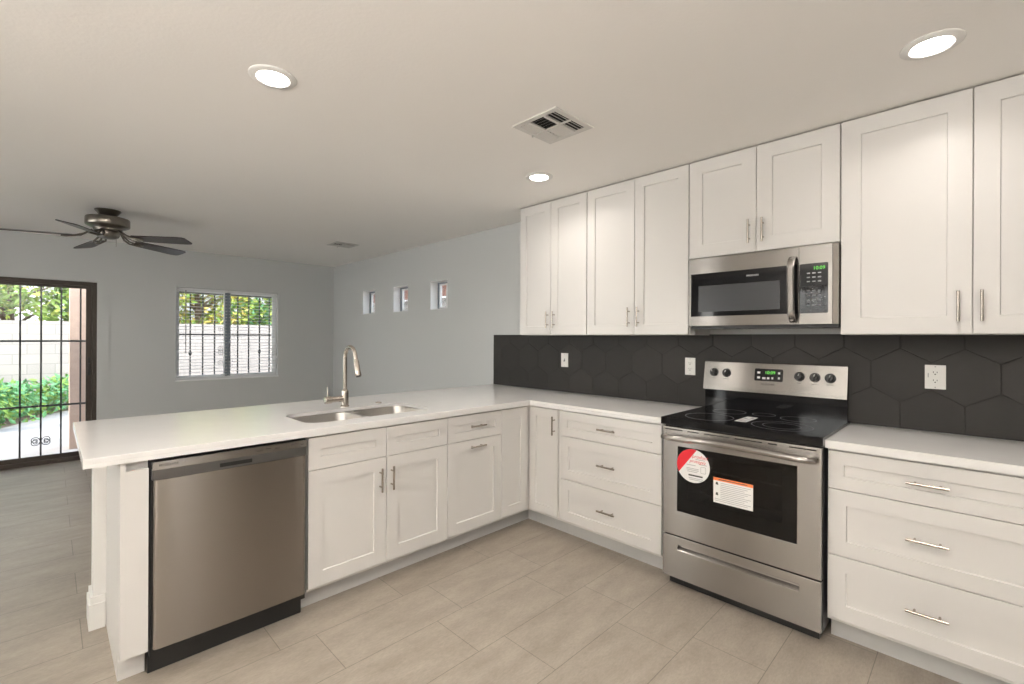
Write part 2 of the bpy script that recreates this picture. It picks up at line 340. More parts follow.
# --- far window: frame, sashes, glass
X1 = XF-0.075
bm = bmn(); f = 0.028; ym = (-0.834-0.781)/2
holed(bm, rect(WY0, WY1, WZ0, WZ1), [rect(WY0+f, ym-0.022, WZ0+f, WZ1-f), rect(ym+0.022, WY1-f, WZ0+f, WZ1-f)], lambda u, v, n: (X1 + n, u, v), 0.05)
win = struct('window_1', bm, VINYL, bevel=0.002)
bm = bmn(); fbox(bm, pen(X1), ym-0.027, ym+0.027, WZ0+f, WZ1-f, -0.01, 0.012)
for a, b in ((WY0+f, ym-0.022), (ym+0.022, WY1-f)):
    holed(bm, rect(a, b, WZ0+f, WZ1-f), [rect(a+0.018, b-0.018, WZ0+f+0.018, WZ1-f-0.018)], lambda u, v, n: (X1-0.012+n, u, v), 0.02)
obj('sash', bm, VINYL, win, bevel=0.001)
bm = bmn(); fbox(bm, pen(X1), ym-0.029, ym+0.029, WZ0+f, WZ1-f, -0.008, 0.014); obj('mullion', bm, MULL, win, bevel=0.001)
obj('pane', bx(X1-0.026, X1-0.022, WY0+f, WY1-f, WZ0+f, WZ1-f), PANE, win)
obj('sill', bx(XF-0.10, XF+0.014, WY0-0.004, WY1+0.004, WZ0-0.012, WZ0+0.008), VINYL, win, bevel=0.003)

# --- three small square windows high in the range wall
for i, (a, b) in enumerate(SMALL):
    yy = W + 0.098; f = 0.020
    bm = bmn(); holed(bm, rect(a, b, SZ0, SZ1), [rect(a+f, b-f, SZ0+f, SZ1-f)], run(yy), 0.045)
    o = struct(f'window_{2+i}', bm, MULL, bevel=0.0015)
    bm = bmn(); holed(bm, rect(a+f, b-f, SZ0+f, SZ1-f), [rect(a+f+0.016, (a+b)/2-0.008, SZ0+f+0.016, SZ1-f-0.016), rect((a+b)/2+0.008, b-f-0.016, SZ0+f+0.016, SZ1-f-0.016)], run(yy+0.012), 0.02)
    obj('sash', bm, VINYL, o, bevel=0.001)
    bm = bmn(); holed(bm, rect(a, b, SZ0, SZ1), [rect(a+0.004, b-0.004, SZ0+0.004, SZ1-0.004)], run(W+0.001), 0.096); obj('reveal', bm, REVEAL, o)
    obj('pane', bx(a+f, b-f, yy+0.024, yy+0.028, SZ0+f, SZ1-f), PANE, o)

# --- sliding glass door
X2 = XF-0.03
bm = bmn(); f = 0.042
holed(bm, [(SLY0, 0), (SLY1, 0), (SLY1, SLZ), (SLY0, SLZ)], [rect(SLY0+f, SLY1-f, 0.045, SLZ-0.045)], lambda u, v, n: (X2 + n, u, v), 0.10)
door = struct('door_1', bm, BRONZE, bevel=0.003)
for nm, a, b, xx in (('sliding_panel', SLY0+f, -2.98, X2-0.055), ('fixed_panel', -3.03, SLY1-f, X2-0.025)):
    bm = bmn(); s = 0.048
    holed(bm, rect(a, b, 0.045, SLZ-0.045), [rect(a+s, b-s, 0.045+s, SLZ-0.045-0.03)], lambda u, v, n: (xx + n, u, v), 0.025)
    pnl = obj(nm, bm, BRONZE, door, bevel=0.002)
    obj('pane', bx(xx-0.016, xx-0.011, a+s, b-s, 0.045+s, SLZ-0.075), PANE, pnl)
bm = bmn(); fbox(bm, pen(X2-0.025), SLY1-f-0.032, SLY1-f-0.012, 0.93, 1.13, 0, 0.012); fbox(bm, pen(X2-0.025), SLY1-f-0.03, SLY1-f-0.014, 1.0, 1.06, 0.012, 0.03)
obj('latch', bm, BLACKP, door, bevel=0.003)

# ================================================================== OUTSIDE
struct('ground', bx(-26, 12, -14, 16, -0.35, -0.10), SOIL)
bm = bmn(); holed(bm, [(XF-0.15, -7), (XF-0.15, 4), (-10.6, 4), (-10.5, -1.4), (-10.2, -2.1), (-9.5, -2.55), (-8.6, -2.85), (-7.9, -3.2), (-7.3, -7)], [], lambda u, v, n: (u, v, -0.06+n), 0.10)
struct('patio_slab', bm, CONC)
struct('bounce_slab', bx(-9, 8, -13, YB-0.16, -0.16, -0.06), mat('pale bounce paving', (0.72, 0.68, 0.63), 0.85, noise=0.05))  # unseen pale slab added to bounce daylight up to the ceiling
struct('wall_garden', bx(-11.2, -11.0, -9, 7.5, -0.1, 1.665), BLOCK)
bm = bmn(); box(bm, -6.05, -5.75, -2.30, -2.145, -0.06, 2.62); struct('patio_column', bm, COLST, bevel=0.01)
struct('patio_beam', bx(-6.02, -5.78, -5.5, 2.0, 2.62, 2.85), COLST, bevel=0.01)
# house next door, seen through the small high windows
hs = thing('house', 'pale stucco house with brown fascia seen through the small high windows', 'house', (-12, 8, -0.1))
obj('wall', bx(-24, -3, 7.2, 12, -0.1, 2.75), STUC, hs)
for k in range(6): bm = bmn(); fbox(bm, run(7.2), -22+3.3*k, -20.8+3.3*k, 0.9, 2.2, 0, 0.04); obj('window', bm, VINYL, hs)
obj('fascia', bx(-24.4, -2.6, 6.55, 6.65, 2.72, 3.02), FASC, hs)
bm = bmn(); loft(bm, [[(-24.5, 6.5, 3.0), (-24.5, 12, 4.6), (-24.5, 12, 4.7), (-24.5, 6.5, 3.1)], [(-2.5, 6.5, 3.0), (-2.5, 12, 4.6), (-2.5, 12, 4.7), (-2.5, 6.5, 3.1)]]); obj('roof', bm, ROOFT, hs)

def leaves(bm, rng, n, sample, size, nm=3):
    for _ in range(n):
        p = Vector(sample()); d = Vector((rng.gauss(0, 1), rng.gauss(0, 1), rng.gauss(0, 0.7))).normalized()
        s = size*rng.uniform(0.6, 1.35); q = d.orthogonal().normalized(); q.rotate(Matrix.Rotation(rng.uniform(0, 6.28), 3, d)); nrm = d.cross(q)
        a, b, c, e = p-d*s, p+q*s*0.42+nrm*s*0.12, p+d*s, p-q*s*0.42+nrm*s*0.12
        va, vb, vc, ve = [bm.verts.new(x) for x in (a, b, c, e)]
        m_ = rng.randrange(nm); f1 = bm.faces.new((va, vb, vc)); f2 = bm.faces.new((va, vc, ve)); f1.material_index = f2.material_index = m_
TREES = [(-12.7, -5.2, 'broad dark green tree behind the block wall, left beyond the sliding door', (2, 0, 0)),
         (-12.4, -3.1, 'bright green tree over the block wall, seen in the left of the sliding door', (0, 1, 0)),
         (-12.8, -1.3, 'deep green tree over the block wall beside the tan patio column', (0, 2, 0)),
         (-12.5, 0.35, 'yellow and green tree over the wall in the left half of the blinds window', (1, 3, 0)),
         (-12.9, 2.3, 'cool green tree over the wall in the right half of the blinds window', (4, 0, 1))]
for i, (x, y, lab, ms) in enumerate(TREES):
    rng = random.Random(40+i)
    tr = thing('tree', lab, 'tree', (x, y, -0.1), 'trees behind the garden wall')
    bm = bmn(); tube(bm, [(x, y, -0.1), (x+0.05, y+0.04, 0.9), (x-0.03, y, 1.7), (x, y-0.05, 3.0)], [0.13, 0.10, 0.085, 0.04], 9)
    for k in range(7):
        a = rng.uniform(0, 6.28); z0 = rng.uniform(1.2, 2.2); R_ = rng.uniform(0.7, 1.1)
        tube(bm, [(x, y, z0), (x+math.cos(a)*R_*0.5, y+math.sin(a)*R_*0.5, z0+0.35), (x+math.cos(a)*R_, y+math.sin(a)*R_, z0+0.5)], [0.045, 0.03, 0.012], 6)
    obj('trunk', bm, BARK, tr, smooth=True)
    blobs = [(x+rng.uniform(-0.5, 0.5), y+rng.uniform(-0.95, 0.95), rng.uniform(1.45, 3.4), rng.uniform(0.35, 0.65)) for _ in range(30)]
    def smp():
        bx_, by_, bz_, br_ = rng.choice(blobs); v = Vector((rng.gauss(0, 1), rng.gauss(0, 1), rng.gauss(0, 1))).normalized()*br_*rng.uniform(0.55, 1)
        return (bx_+v.x, by_+v.y, bz_+v.z*0.8)
    bm = bmn(); leaves(bm, rng, 4200, smp, 0.085)
    obj('foliage', bm, [LEAF[k] for k in ms], tr)
rng = random.Random(9); bm = bmn()
def gsm():
    while True:
        x = rng.uniform(-10.84, -7.4); y = rng.uniform(-5.6, -1.2)
        edge = -10.35 + (max(0, -y-1.9))*2.0 if y > -3.2 else -7.75
        if x < edge + rng.uniform(-0.12, 0.12):
            hh = 0.55*(0.55+0.45*math.sin(x*2.3+y*3.1)) + 0.15
            return (x, y, -0.07 + hh*rng.random()**0.7)
leaves(bm, rng, 9000, gsm, 0.062)
tag(obj('ground_cover', bm, [LEAF[4], LEAF[0], LEAF[4]]), 'low leafy green plants growing along the foot of the block wall', 'plants', kind='stuff')

# --- iron security bars outside the sliding door and the far window
sd = thing('security_door', 'dark iron bar security gate with scroll ornament outside the sliding door', 'security gate', (XF-0.13, -2.6, -0.03))
xb_ = XF-0.13
bm = bmn()
for k in range(-8, 5):
    y = -2.542 + 0.1545*k
    if SLY0+0.02 < y < SLY1-0.03: fbox(bm, pen(xb_), y-0.0075, y+0.0075, 0.05, 1.93, -0.0075, 0.0075)
obj('bar', bm, IRON, sd)
bm = bmn()
for z in (0.055, 0.612, 1.308, 1.925): fbox(bm, pen(xb_), SLY0+0.01, SLY1-0.01, z-0.010, z+0.010, -0.010, 0.010)
obj('rail', bm, IRON, sd)
bm = bmn(); fbox(bm, pen(xb_), SLY1-0.03, SLY1, -0.03, 1.955, -0.015, 0.015); fbox(bm, pen(xb_), SLY0, SLY0+0.03, -0.03, 1.955, -0.015, 0.015); obj('gate_frame', bm, IRON, sd)
def scroll(bm, fr, u, v, su, sv, R=0.05, r=0.0045, turns=1.6):
    pts = []
    for k in range(26):
        t = k/25; a = t*turns*2*PI; q = R*(1-0.78*t)
        pts.append(fr(u + su*(R - q*math.cos(a)), v + sv*q*math.sin(a), 0))
    tube(bm, pts, r, 6)
for su in (-1, 1):
    for sv in (-1, 1):
        bm = bmn(); scroll(bm, pen(xb_+0.012), -2.542+su*0.008, 0.24+sv*0.012, su, sv, 0.036); obj('scroll', bm, IRON, sd, smooth=True)
wg = thing('window_guard', 'dark iron bars with scrolls and collars outside the blinds window', 'window bars', (XF-0.20, -0.8, WZ0))
xg = XF-0.19
bm = bmn()
for y in (-1.1995, -1.063, -0.9305, -0.7939, -0.6583, -0.5238, -0.3872, -0.2598): fbox(bm, pen(xg), y-0.007, y+0.007, WZ0-0.02, WZ1+0.0, -0.007, 0.007)
obj('bar', bm, IRON, wg)
bm = bmn()
for z in (WZ0+0.01, 1.3887, WZ1-0.05): fbox(bm, pen(xg), WY0-0.02, WY1+0.02, z-0.009, z+0.009, -0.009, 0.009)
obj('rail', bm, IRON, wg)
for y, z in ((-1.1995, 1.1494), (-0.3872, 1.1597), (-0.3872, 1.5756)):
    bm = bmn(); lathe(bm, (xg, y, z), [(0.006, -0.035), (0.017, -0.012), (0.02, 0), (0.017, 0.012), (0.006, 0.03)], 12); obj('collar', bm, IRON, wg, smooth=True)
for z, sv in ((1.46, 1), (1.20, 1), (1.16, -1), (1.02, -1)):
    for su in (-1,):
        bm = bmn(); scroll(bm, pen(xg), -0.815, z, su, sv, 0.042, 0.003); obj('scroll', bm, IRON, wg, smooth=True)

# --- mini blinds
for lab, a, b, wand in (('white mini blind with tilt wand over the left half of the far window', WY0+0.004, -0.818, -1.276), ('white mini blind with round cord cleat over the right half of the far window', -0.800, WY1-0.004, None)):
    bl = thing('mini_blind', lab, 'window blind', (XF-0.045, (a+b)/2, WZ0), 'mini blinds in the far window')
    obj('headrail', bx(XF-0.065, XF-0.027, a, b, WZ1-0.032, WZ1-0.002), BLIND, bl, bevel=0.003)
    bm = bmn(); z = WZ0+0.045
    while z < WZ1-0.045:
        P = [[(XF-0.045-0.017+0.034*k/4, y, z + 0.0035*(1-((k-2)/2)**2)) for k in range(5)] for y in (a+0.003, b-0.003)]
        Q = [[(p[0], p[1], p[2]-0.0012) for p in r_] for r_ in P]
        loft(bm, [P[0]+Q[0][::-1], P[1]+Q[1][::-1]]); z += 0.0415
    obj('slats', bm, BLIND, bl)
    obj('bottom_rail', bx(XF-0.062, XF-0.030, a, b, WZ0+0.012, WZ0+0.026), BLIND, bl, bevel=0.003)
    bm = bmn()
    for q in (0.12, 0.88): y = a+(b-a)*q; tube(bm, [(XF-0.045, y, WZ0+0.02), (XF-0.045, y, WZ1-0.01)], 0.0012, 5)
    obj('cord', bm, BLIND, bl)
    if wand:
        bm = bmn(); tube(bm, [(XF-0.02, wand, 1.16), (XF-0.02, wand, WZ1-0.03)], 0.005, 8); obj('wand', bm, GREYLINE, bl, smooth=True)
    else:
        bm = bmn(); lathe(bm, (XF-0.045, WY1-0.022, 1.085), [(0.006, 0), (0.022, 0.002), (0.022, 0.010), (0.006, 0.012)], 20, 'x'); obj('cord_cleat', bm, VINYL, bl, smooth=True)

# ================================================================== TILE BACKSPLASH
def clip(poly, ax, lim, keep_ge):
    out = []
    for i in range(len(poly)):
        p, q = poly[i], poly[(i+1) % len(poly)]; ip = (p[ax] >= lim) == keep_ge; iq = (q[ax] >= lim) == keep_ge
        if ip: out.append(p)
        if ip != iq:
            t = (lim-p[ax])/(q[ax]-p[ax]); out.append((p[0]+t*(q[0]-p[0]), p[1]+t*(q[1]-p[1])))
    return out
BX0, BX1, BZ0, BZ1 = -1.026, 3.0, 0.9145, 1.392
rng = random.Random(3); bm = bmn(); hw = 0.2347/2; hs_ = 0.1355; fr = run(W-0.008)
for row in range(-2, 3):
    zc = 1.185 + row*0.20325
    for k in range(-16, 5):
        xc = 2.373 - hw + k*2*hw + (hw if row % 2 else 0); g = 0.0014
        hexa = [(xc + (hw-g)*sx, zc + (hs_/2-g*0.58)*sz) for sx, sz in ((1, -1), (1, 1))] + [(xc, zc+hs_-g*1.15)] + [(xc - (hw-g), zc+(hs_/2-g*0.58)), (xc-(hw-g), zc-(hs_/2-g*0.58)), (xc, zc-hs_+g*1.15)]
        for ax, lim, ge in ((0, BX0, True), (0, BX1, False), (1, BZ0, True), (1, BZ1, False)): hexa = clip(hexa, ax, lim, ge) if hexa else hexa
        if len(hexa) < 3: continue
        cx = sum(p[0] for p in hexa)/len(hexa); cz = sum(p[1] for p in hexa)/len(hexa); R_ = 0.9
        dz = rng.uniform(-0.0004, 0.0004); n0 = len(bm.faces)
        ins = []
        for p in hexa:
            d = math.hypot(p[0]-cx, p[1]-cz) or 1; ins.append((p[0]-(p[0]-cx)/d*0.0017, p[1]-(p[1]-cz)/d*0.0017))
        loft(bm, [[fr(u, v, -0.007) for u, v in hexa], [fr(u, v, -0.0012+dz) for u, v in hexa], [fr(u, v, dz) for u, v in ins]])
        mi = rng.randrange(3); bm.faces.ensure_lookup_table()
        for f_ in bm.faces[n0:]: f_.material_index = mi
box(bm, BX0, BX1, W-0.0065, W-0.0005, BZ0, BZ1)
bm.faces.ensure_lookup_table()
for f_ in bm.faces[-6:]: f_.material_index = 3
bs = obj('tile_backsplash', bm, TILE+[GROUT]); tag(bs, 'charcoal hexagon tile backsplash on the wall between counter and wall cabinets', 'backsplash')

# ================================================================== BASE CABINETS
ZT, ZB, ZCB, ZCT = 0.8695, 0.1261, 0.8787, 0.914
G = 0.0016
def door(root, fr, u0, u1, v0, v1, s=0.065, h=None, name='door', m=WHITE):
    d = obj(name, shaker(fr, u0+G, u1-G, v0+G, v1-G, s), m, root)
    if h: obj('handle', pull(fr, *h), NICKEL, d, smooth=True)
    return d
def carcass(root, fr, u0, u1, toe=True, depth=0.57, z1=ZCB-0.001, hollow=False):
    bm = bmn(); t = 0.016
    if hollow:
        for q in ((u0+0.0005, u0+t, 0.108, z1, -depth, -0.0205), (u1-t, u1-0.0005, 0.108, z1, -depth, -0.0205), (u0+t, u1-t, 0.108, 0.124, -depth, -0.0205), (u0+t, u1-t, 0.124, z1, -depth, -depth+0.006), (u0+t, u1-t, 0.124, z1, -0.036, -0.0205)): fbox(bm, fr, *q)
    else: fbox(bm, fr, u0+0.0005, u1-0.0005, 0.108, z1, -depth, -0.0205)
    obj('body', bm, CARC, root)
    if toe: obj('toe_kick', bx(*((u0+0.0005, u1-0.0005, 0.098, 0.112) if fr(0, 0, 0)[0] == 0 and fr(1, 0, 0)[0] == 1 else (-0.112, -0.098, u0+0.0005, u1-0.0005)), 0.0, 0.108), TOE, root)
P, R = pen(0.0), run(0.0)
YS, YM, YD, YP = -1.5790, -1.1532, -0.7361, -0.2776
t = thing('base_cabinet', 'white sink base cabinet with two doors and two false drawer fronts beside the dishwasher', 'cabinet', (-0.3, (YS+YD)/2, 0), 'white base cabinets')
carcass(t, P, YS, YD, hollow=True)
door(t, P, YS, YM, ZB, 0.7068, 0.072, (-1.1945, 0.588)); door(t, P, YM, YD, ZB, 0.7068, 0.072, (-1.125, 0.588))
door(t, P, YS, YM, 0.7068, ZT, 0.060, name='false_drawer_front'); door(t, P, YM, YD, 0.7068, ZT, 0.060, name='false_drawer_front')
t = thing('base_cabinet', 'white peninsula base cabinet with a drawer over a pull-out door, both with horizontal handles', 'cabinet', (-0.3, (YD+YP)/2, 0), 'white base cabinets')
carcass(t, P, YD, YP)
door(t, P, YD, YP, ZB, 0.7068, 0.070, ((YD+YP)/2, 0.663, False), 'pull_out_door'); door(t, P, YD, YP, 0.7068, ZT, 0.055, ((YD+YP)/2, 0.795, False), 'drawer')
X1_, X2_, X3_ = 0.2648, 0.2760, 1.0312
t = thing('corner_cabinet', 'white corner base cabinet with two narrow doors meeting in the inside corner', 'cabinet', (-0.3, 0.3, 0), 'white base cabinets')
bm = bmn(); holed(bm, [(-0.585, YP+0.0005), (-0.0205, YP+0.0005), (-0.0205, 0.0205), (X1_+0.008, 0.0205), (X1_+0.008, 0.575), (-0.585, 0.575)], [], lambda u, v, n: (u, v, ZCB-0.001+n), ZCB-0.109); obj('body', bm, CARC, t)
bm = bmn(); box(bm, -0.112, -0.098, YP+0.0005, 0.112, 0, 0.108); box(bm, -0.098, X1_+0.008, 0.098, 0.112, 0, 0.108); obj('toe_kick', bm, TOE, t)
obj('door', shaker(P, YP+G, -0.0225, ZB+G, ZT-G, 0.066), WHITE, t)
d = obj('door', shaker(R, 0.002, X1_-G, ZB+G, ZT-G, 0.058), WHITE, t); obj('handle', pull(R, 0.2385, 0.760), NICKEL, d, smooth=True)
def drawers(t, u0, u1, hu, s=0.066):
    for k, (a, b, hz, ss) in enumerate(((0.700, ZT, 0.788, 0.057), (0.4078, 0.700, 0.561, s), (ZB, 0.4078, 0.276, s))):
        door(t, R, u0, u1, a, b, ss if k else 0.057, (hu, hz, False), 'drawer')
t = thing('base_cabinet', 'white three-drawer base cabinet left of the range', 'cabinet', (0.65, 0.3, 0), 'white base cabinets')
carcass(t, R, X1_+0.009, X3_+0.012)
drawers(t, X2_+0.012, X3_, 0.669)
X5, X6 = 1.8265, 2.503
t = thing('base_cabinet', 'white three-drawer base cabinet right of the range', 'cabinet', (2.16, 0.3, 0), 'white base cabinets')
carcass(t, R, X5-0.004, X6); drawers(t, X5, X6, 2.160)
t = thing('base_cabinet', 'narrow white base cabinet with one door at the right end of the counter', 'cabinet', (2.65, 0.3, 0), 'white base cabinets')
carcass(t, R, X6, 2.80); door(t, R, X6, 2.80, ZB, ZT, 0.065, (2.54, 0.76))
# end panel of the peninsula
t = thing('end_panel', 'white end panel with filler strip closing the peninsula left of the dishwasher', 'panel', (-0.3, -2.24, 0))
bm = bmn(); holed(bm, [(-0.600, 0), (-0.090, 0), (-0.090, 0.112), (0.0, 0.122), (0.0, ZCB-0.001), (-0.600, ZCB-0.001)], [], lambda u, v, n: (u, -2.265-n, v), -0.016)
obj('side_panel', bm, WHITE, t)
obj('filler', bx(-0.02, 0.0, -2.265, -2.1955, 0.122, 0.843), WHITE, t, bevel=0.001)
obj('cleat', bx(-0.045, -0.028, -2.265, -2.1955, 0.80, ZCB-0.001), CARC, t)
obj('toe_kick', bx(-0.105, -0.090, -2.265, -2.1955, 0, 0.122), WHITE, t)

# ================================================================== COUNTERTOPS
SX0, SX1, SY0, SY1 = -0.520, -0.132, -1.530, -0.752
bm = bmn(); ov = 0.0145
holed(bm, [(-1.0267, -2.3871), (ov, -2.3871), (ov, -ov), (X3_+0.012, -ov), (X3_+0.012, W-0.010), (-1.0267, W-0.010)],
      [rrect(SX0, SX1, SY0, SY1, 0.085)], lambda u, v, n: (u, v, ZCT+n), 0.020)
for q in ((ov-0.03, ov, -2.3871, -ov), (-1.0267, ov-0.03, -2.3871, -2.3571), (-1.0267, -0.9967, -2.3571, W-0.010), (ov-0.03, X3_+0.012, -ov, -ov+0.03)): box(bm, *q, ZCB, ZCT-0.0195)
tag(obj('countertop', bm, QUARTZ, bevel=0.0025), 'white quartz L-shaped countertop over the peninsula with the sink cut into it', 'countertop')
tag(obj('countertop', bx(X5-0.008, 2.82, -ov, W-0.010, ZCB, ZCT), QUARTZ, bevel=0.0025), 'short white quartz countertop on the drawers right of the range', 'countertop')

# ================================================================== SINK, FAUCET, BUTTON
t = thing('sink', 'stainless double bowl undermount sink in the peninsula countertop', 'sink', (-0.32, -1.14, 0.68))
BWL = [(-0.505, -0.140, -1.520, -1.155), (-0.515, -0.140, -1.125, -0.762)]
ZF = ZCT-0.0205
bm = bmn(); holed(bm, rrect(SX0-0.014, SX1+0.014, SY0-0.014, SY1+0.014, 0.09), [rrect(a, b, c, d, 0.075) for a, b, c, d in BWL], lambda u, v, n: (u, v, ZF+n), 0.002)
obj('flange', bm, SINKST, t)
for a, b, c, d in BWL:
    bm = bmn(); lps = []
    for z, k, r in ((ZF-0.001, 0, 0.075), (ZF-0.012, 0.003, 0.073), (0.72, 0.010, 0.070), (0.70, 0.020, 0.066), (0.692, 0.045, 0.05), (0.688, 0.09, 0.04)):
        lps.append([(x, y, z) for x, y in rrect(a+k, b-k, c+k, d-k, r)])
    vs = [[bm.verts.new(p) for p in lp] for lp in lps]; n = len(vs[0])
    for A, B in zip(vs, vs[1:]):
        for k in range(n): bm.faces.new((A[k], A[(k+1) % n], B[(k+1) % n], B[k]))
    bm.faces.new(vs[-1]); bo = obj('bowl', bm, SINKST, t, smooth=True)
    bm = bmn(); lathe(bm, ((a+b)/2, (c+d)/2, 0.689), [(0.052, 0), (0.050, 0.003), (0.036, 0.003), (0.030, 0.001), (0.012, 0.002)], 24); obj('drain', bm, CHROME, bo, smooth=True)
FX, FY = -0.594, -1.116
t = thing('faucet', 'brushed nickel gooseneck pull-down faucet behind the sink', 'faucet', (FX, FY, ZCT))
bm = bmn(); lathe(bm, (FX, FY, ZCT), [(0.027, 0), (0.027, 0.006), (0.023, 0.010), (0.022, 0.10), (0.020, 0.106), (0.0145, 0.112)], 28)
obj('body', bm, NICKEL, t, smooth=True)
pts = [(FX, FY, ZCT+0.108), (FX, FY, 1.12), (FX, FY, 1.225)]
ca, cz_, rr_ = FX+0.072, 1.229, 0.072
for k in range(1, 15): a = PI - k*PI*0.93/14; pts.append((ca+rr_*math.cos(a), FY, cz_+rr_*math.sin(a)))
e = Vector(pts[-1]); dd = (Vector(pts[-1])-Vector(pts[-2])).normalized(); pts.append(tuple(e+dd*0.022))
bm = bmn(); tube(bm, pts, 0.0125, 16); obj('spout', bm, NICKEL, t, smooth=True)
e = e+dd*0.0225
bm = bmn(); tube(bm, [e, e+dd*0.004, e+dd*0.010, e+dd*0.07, e+dd*0.104, e+dd*0.108], [0.0125, 0.0155, 0.0165, 0.0175, 0.0195, 0.0175], 18); sh = obj('spray_head', bm, NICKEL, t, smooth=True)
bm = bmn(); tube(bm, [e+dd*0.1075, e+dd*0.111], 0.015, 16); obj('nozzle', bm, BLACKP, sh)
bm = bmn(); lathe(bm, (FX, FY, 0.966), [(0.019, -0.018), (0.0195, -0.090), (0.0245, -0.093), (0.0245, -0.128), (0.021, -0.132)], 20, 'y'); lv = obj('lever_hub', bm, NICKEL, t, smooth=True)
bm = bmn(); tube(bm, [(FX, FY-0.112, 0.98), (FX, FY-0.113, 1.01), (FX, FY-0.116, 1.048)], [0.006, 0.005, 0.0042], 8); obj('lever', bm, NICKEL, lv, smooth=True)
bm = bmn(); lathe(bm, (-0.594, -0.878, ZCT), [(0.021, 0), (0.021, 0.004), (0.018, 0.007), (0.012, 0.008), (0.010, 0.006)], 24)
tag(obj('air_switch_button', bm, NICKEL, smooth=True), 'small round nickel button on the countertop behind the right sink bowl', 'button')

# ================================================================== DISHWASHER
t = thing('dishwasher', 'stainless steel dishwasher with dark top band at the peninsula end', 'dishwasher', (-0.28, -1.89, 0))
Y0, Y1 = -2.190, -1.588
obj('body', bx(-0.57, -0.012, Y0, Y1, 0.09, 0.868), BLACKP, t)
def curved(y0, y1, z0, z1, xb0, xf, r=0.014, bow=0.004):
    bm = bmn(); lp = []
    for z in (z0, z1):
        L = [(xb0, y0, z)]
        for k in range(6): a = PI/2*k/5; L.append((xf-r+r*math.sin(a)-bow, y0+r-r*math.cos(a), z))
        for k in range(1, 12): q = k/12; L.append((xf-bow+bow*4*q*(1-q), y0+r+(y1-y0-2*r)*q, z))
        for k in range(6): a = PI/2*k/5; L.append((xf-r+r*math.cos(a)-bow, y1-r+r*math.sin(a), z))
        L.append((xb0, y1, z)); lp.append(L)
    loft(bm, lp); return bm
dw = obj('door_panel', curved(Y0+0.008, Y1-0.008, 0.128, 0.795, -0.011, 0.026), STEELV, t, smooth=True)
bd = obj('pocket_band', curved(Y0+0.004, Y1-0.004, 0.7955, 0.835, -0.011, 0.020, 0.006, 0.001), STEELD, t, smooth=True)
bm = bmn(); fbox(bm, P, -1.957, -1.832, 0.805, 0.8215, 0.0185, 0.0215); obj('pocket_handle', bm, BLACKP, bd, bevel=0.003)
cp = obj('control_panel', curved(Y0+0.004, Y1-0.004, 0.8355, 0.867, -0.011, 0.022, 0.006, 0.001), STEEL, t, smooth=True)
text('lettering', 'FRIGIDAIRE', 0.0125, (0.0235, -2.166, 0.852), PENROT, PRINTD, cp)
for k, (y, s_) in enumerate(((-1.815, 'Normal'), (-1.775, 'Heavy'), (-1.735, 'Rinse'), (-1.665, 'Dry'), (-1.622, 'Start'))): text('button_print', s_, 0.008, (0.0235, y, 0.855 if k % 2 else 0.850), PENROT, PRINTD, cp)
obj('kick_plate', bx(-0.075, -0.062, Y0, Y1, 0.0, 0.118), BLACKP, t)

# ================================================================== RANGE
t = thing('range', 'freestanding stainless electric range with black glass cooktop and stickers on its oven door', 'range', (1.436, 0.27, 0))
XL, XR = 1.057, 1.815; RF = run(-0.045)
bm = bmn()
box(bm, XL+0.002, XL+0.04, -0.010, 0.575, 0.05, 0.889); box(bm, XR-0.04, XR-0.002, -0.010, 0.575, 0.05, 0.889); box(bm, XL+0.04, XR-0.04, 0.545, 0.575, 0.05, 0.889)
box(bm, XL+0.04, XR-0.04, -0.010, 0.545, 0.05, 0.36); box(bm, XL+0.04, XR-0.04, -0.010, 0.545, 0.84, 0.889)
obj('body', bm, CAVITY, t)
for z in (0.53, 0.655):
    bm = bmn()
    tube(bm, [(XL+0.045, 0.03, z), (XR-0.045, 0.03, z)], 0.004, 6); tube(bm, [(XL+0.045, 0.48, z), (XR-0.045, 0.48, z)], 0.004, 6)
    for k in range(24): x = XL+0.06+k*0.0276; tube(bm, [(x, 0.03, z), (x, 0.48, z)], 0.002, 5)
    obj('oven_rack', bm, CHROME, t)
ct = obj('cooktop', bx(XL-0.006, XR+0.003, -0.052, 0.555, 0.890, 0.928), BLACKG, t, bevel=0.006)
for x, y, r in ((1.240, 0.140, 0.125), (1.605, 0.130, 0.135), (1.605, 0.130, 0.085), (1.250, 0.410, 0.090), (1.610, 0.410, 0.085), (1.430, 0.440, 0.060)):
    bm = bmn(); lathe(bm, (x, y, 0.9282), [(r, 0), (r, 0.0002), (r-0.002, 0.0002), (r-0.002, 0)], 64, cap=False); obj('burner_ring', bm, GREYLINE, ct)
st = obj('cooktop_label', bx(1.387, 1.444, 0.108, 0.300, 0.9281, 0.9285), PAPER, ct)
bm = bmn()
for a, b, c, d in ((1.394, 1.414, 0.13, 0.18), (1.396, 1.412, 0.20, 0.25), (1.420, 1.438, 0.12, 0.16), (1.420, 1.438, 0.18, 0.205), (1.421, 1.437, 0.225, 0.28)): box(bm, a, b, c, d, 0.9285, 0.9287)
obj('label_print', bm, PRINTG, st)
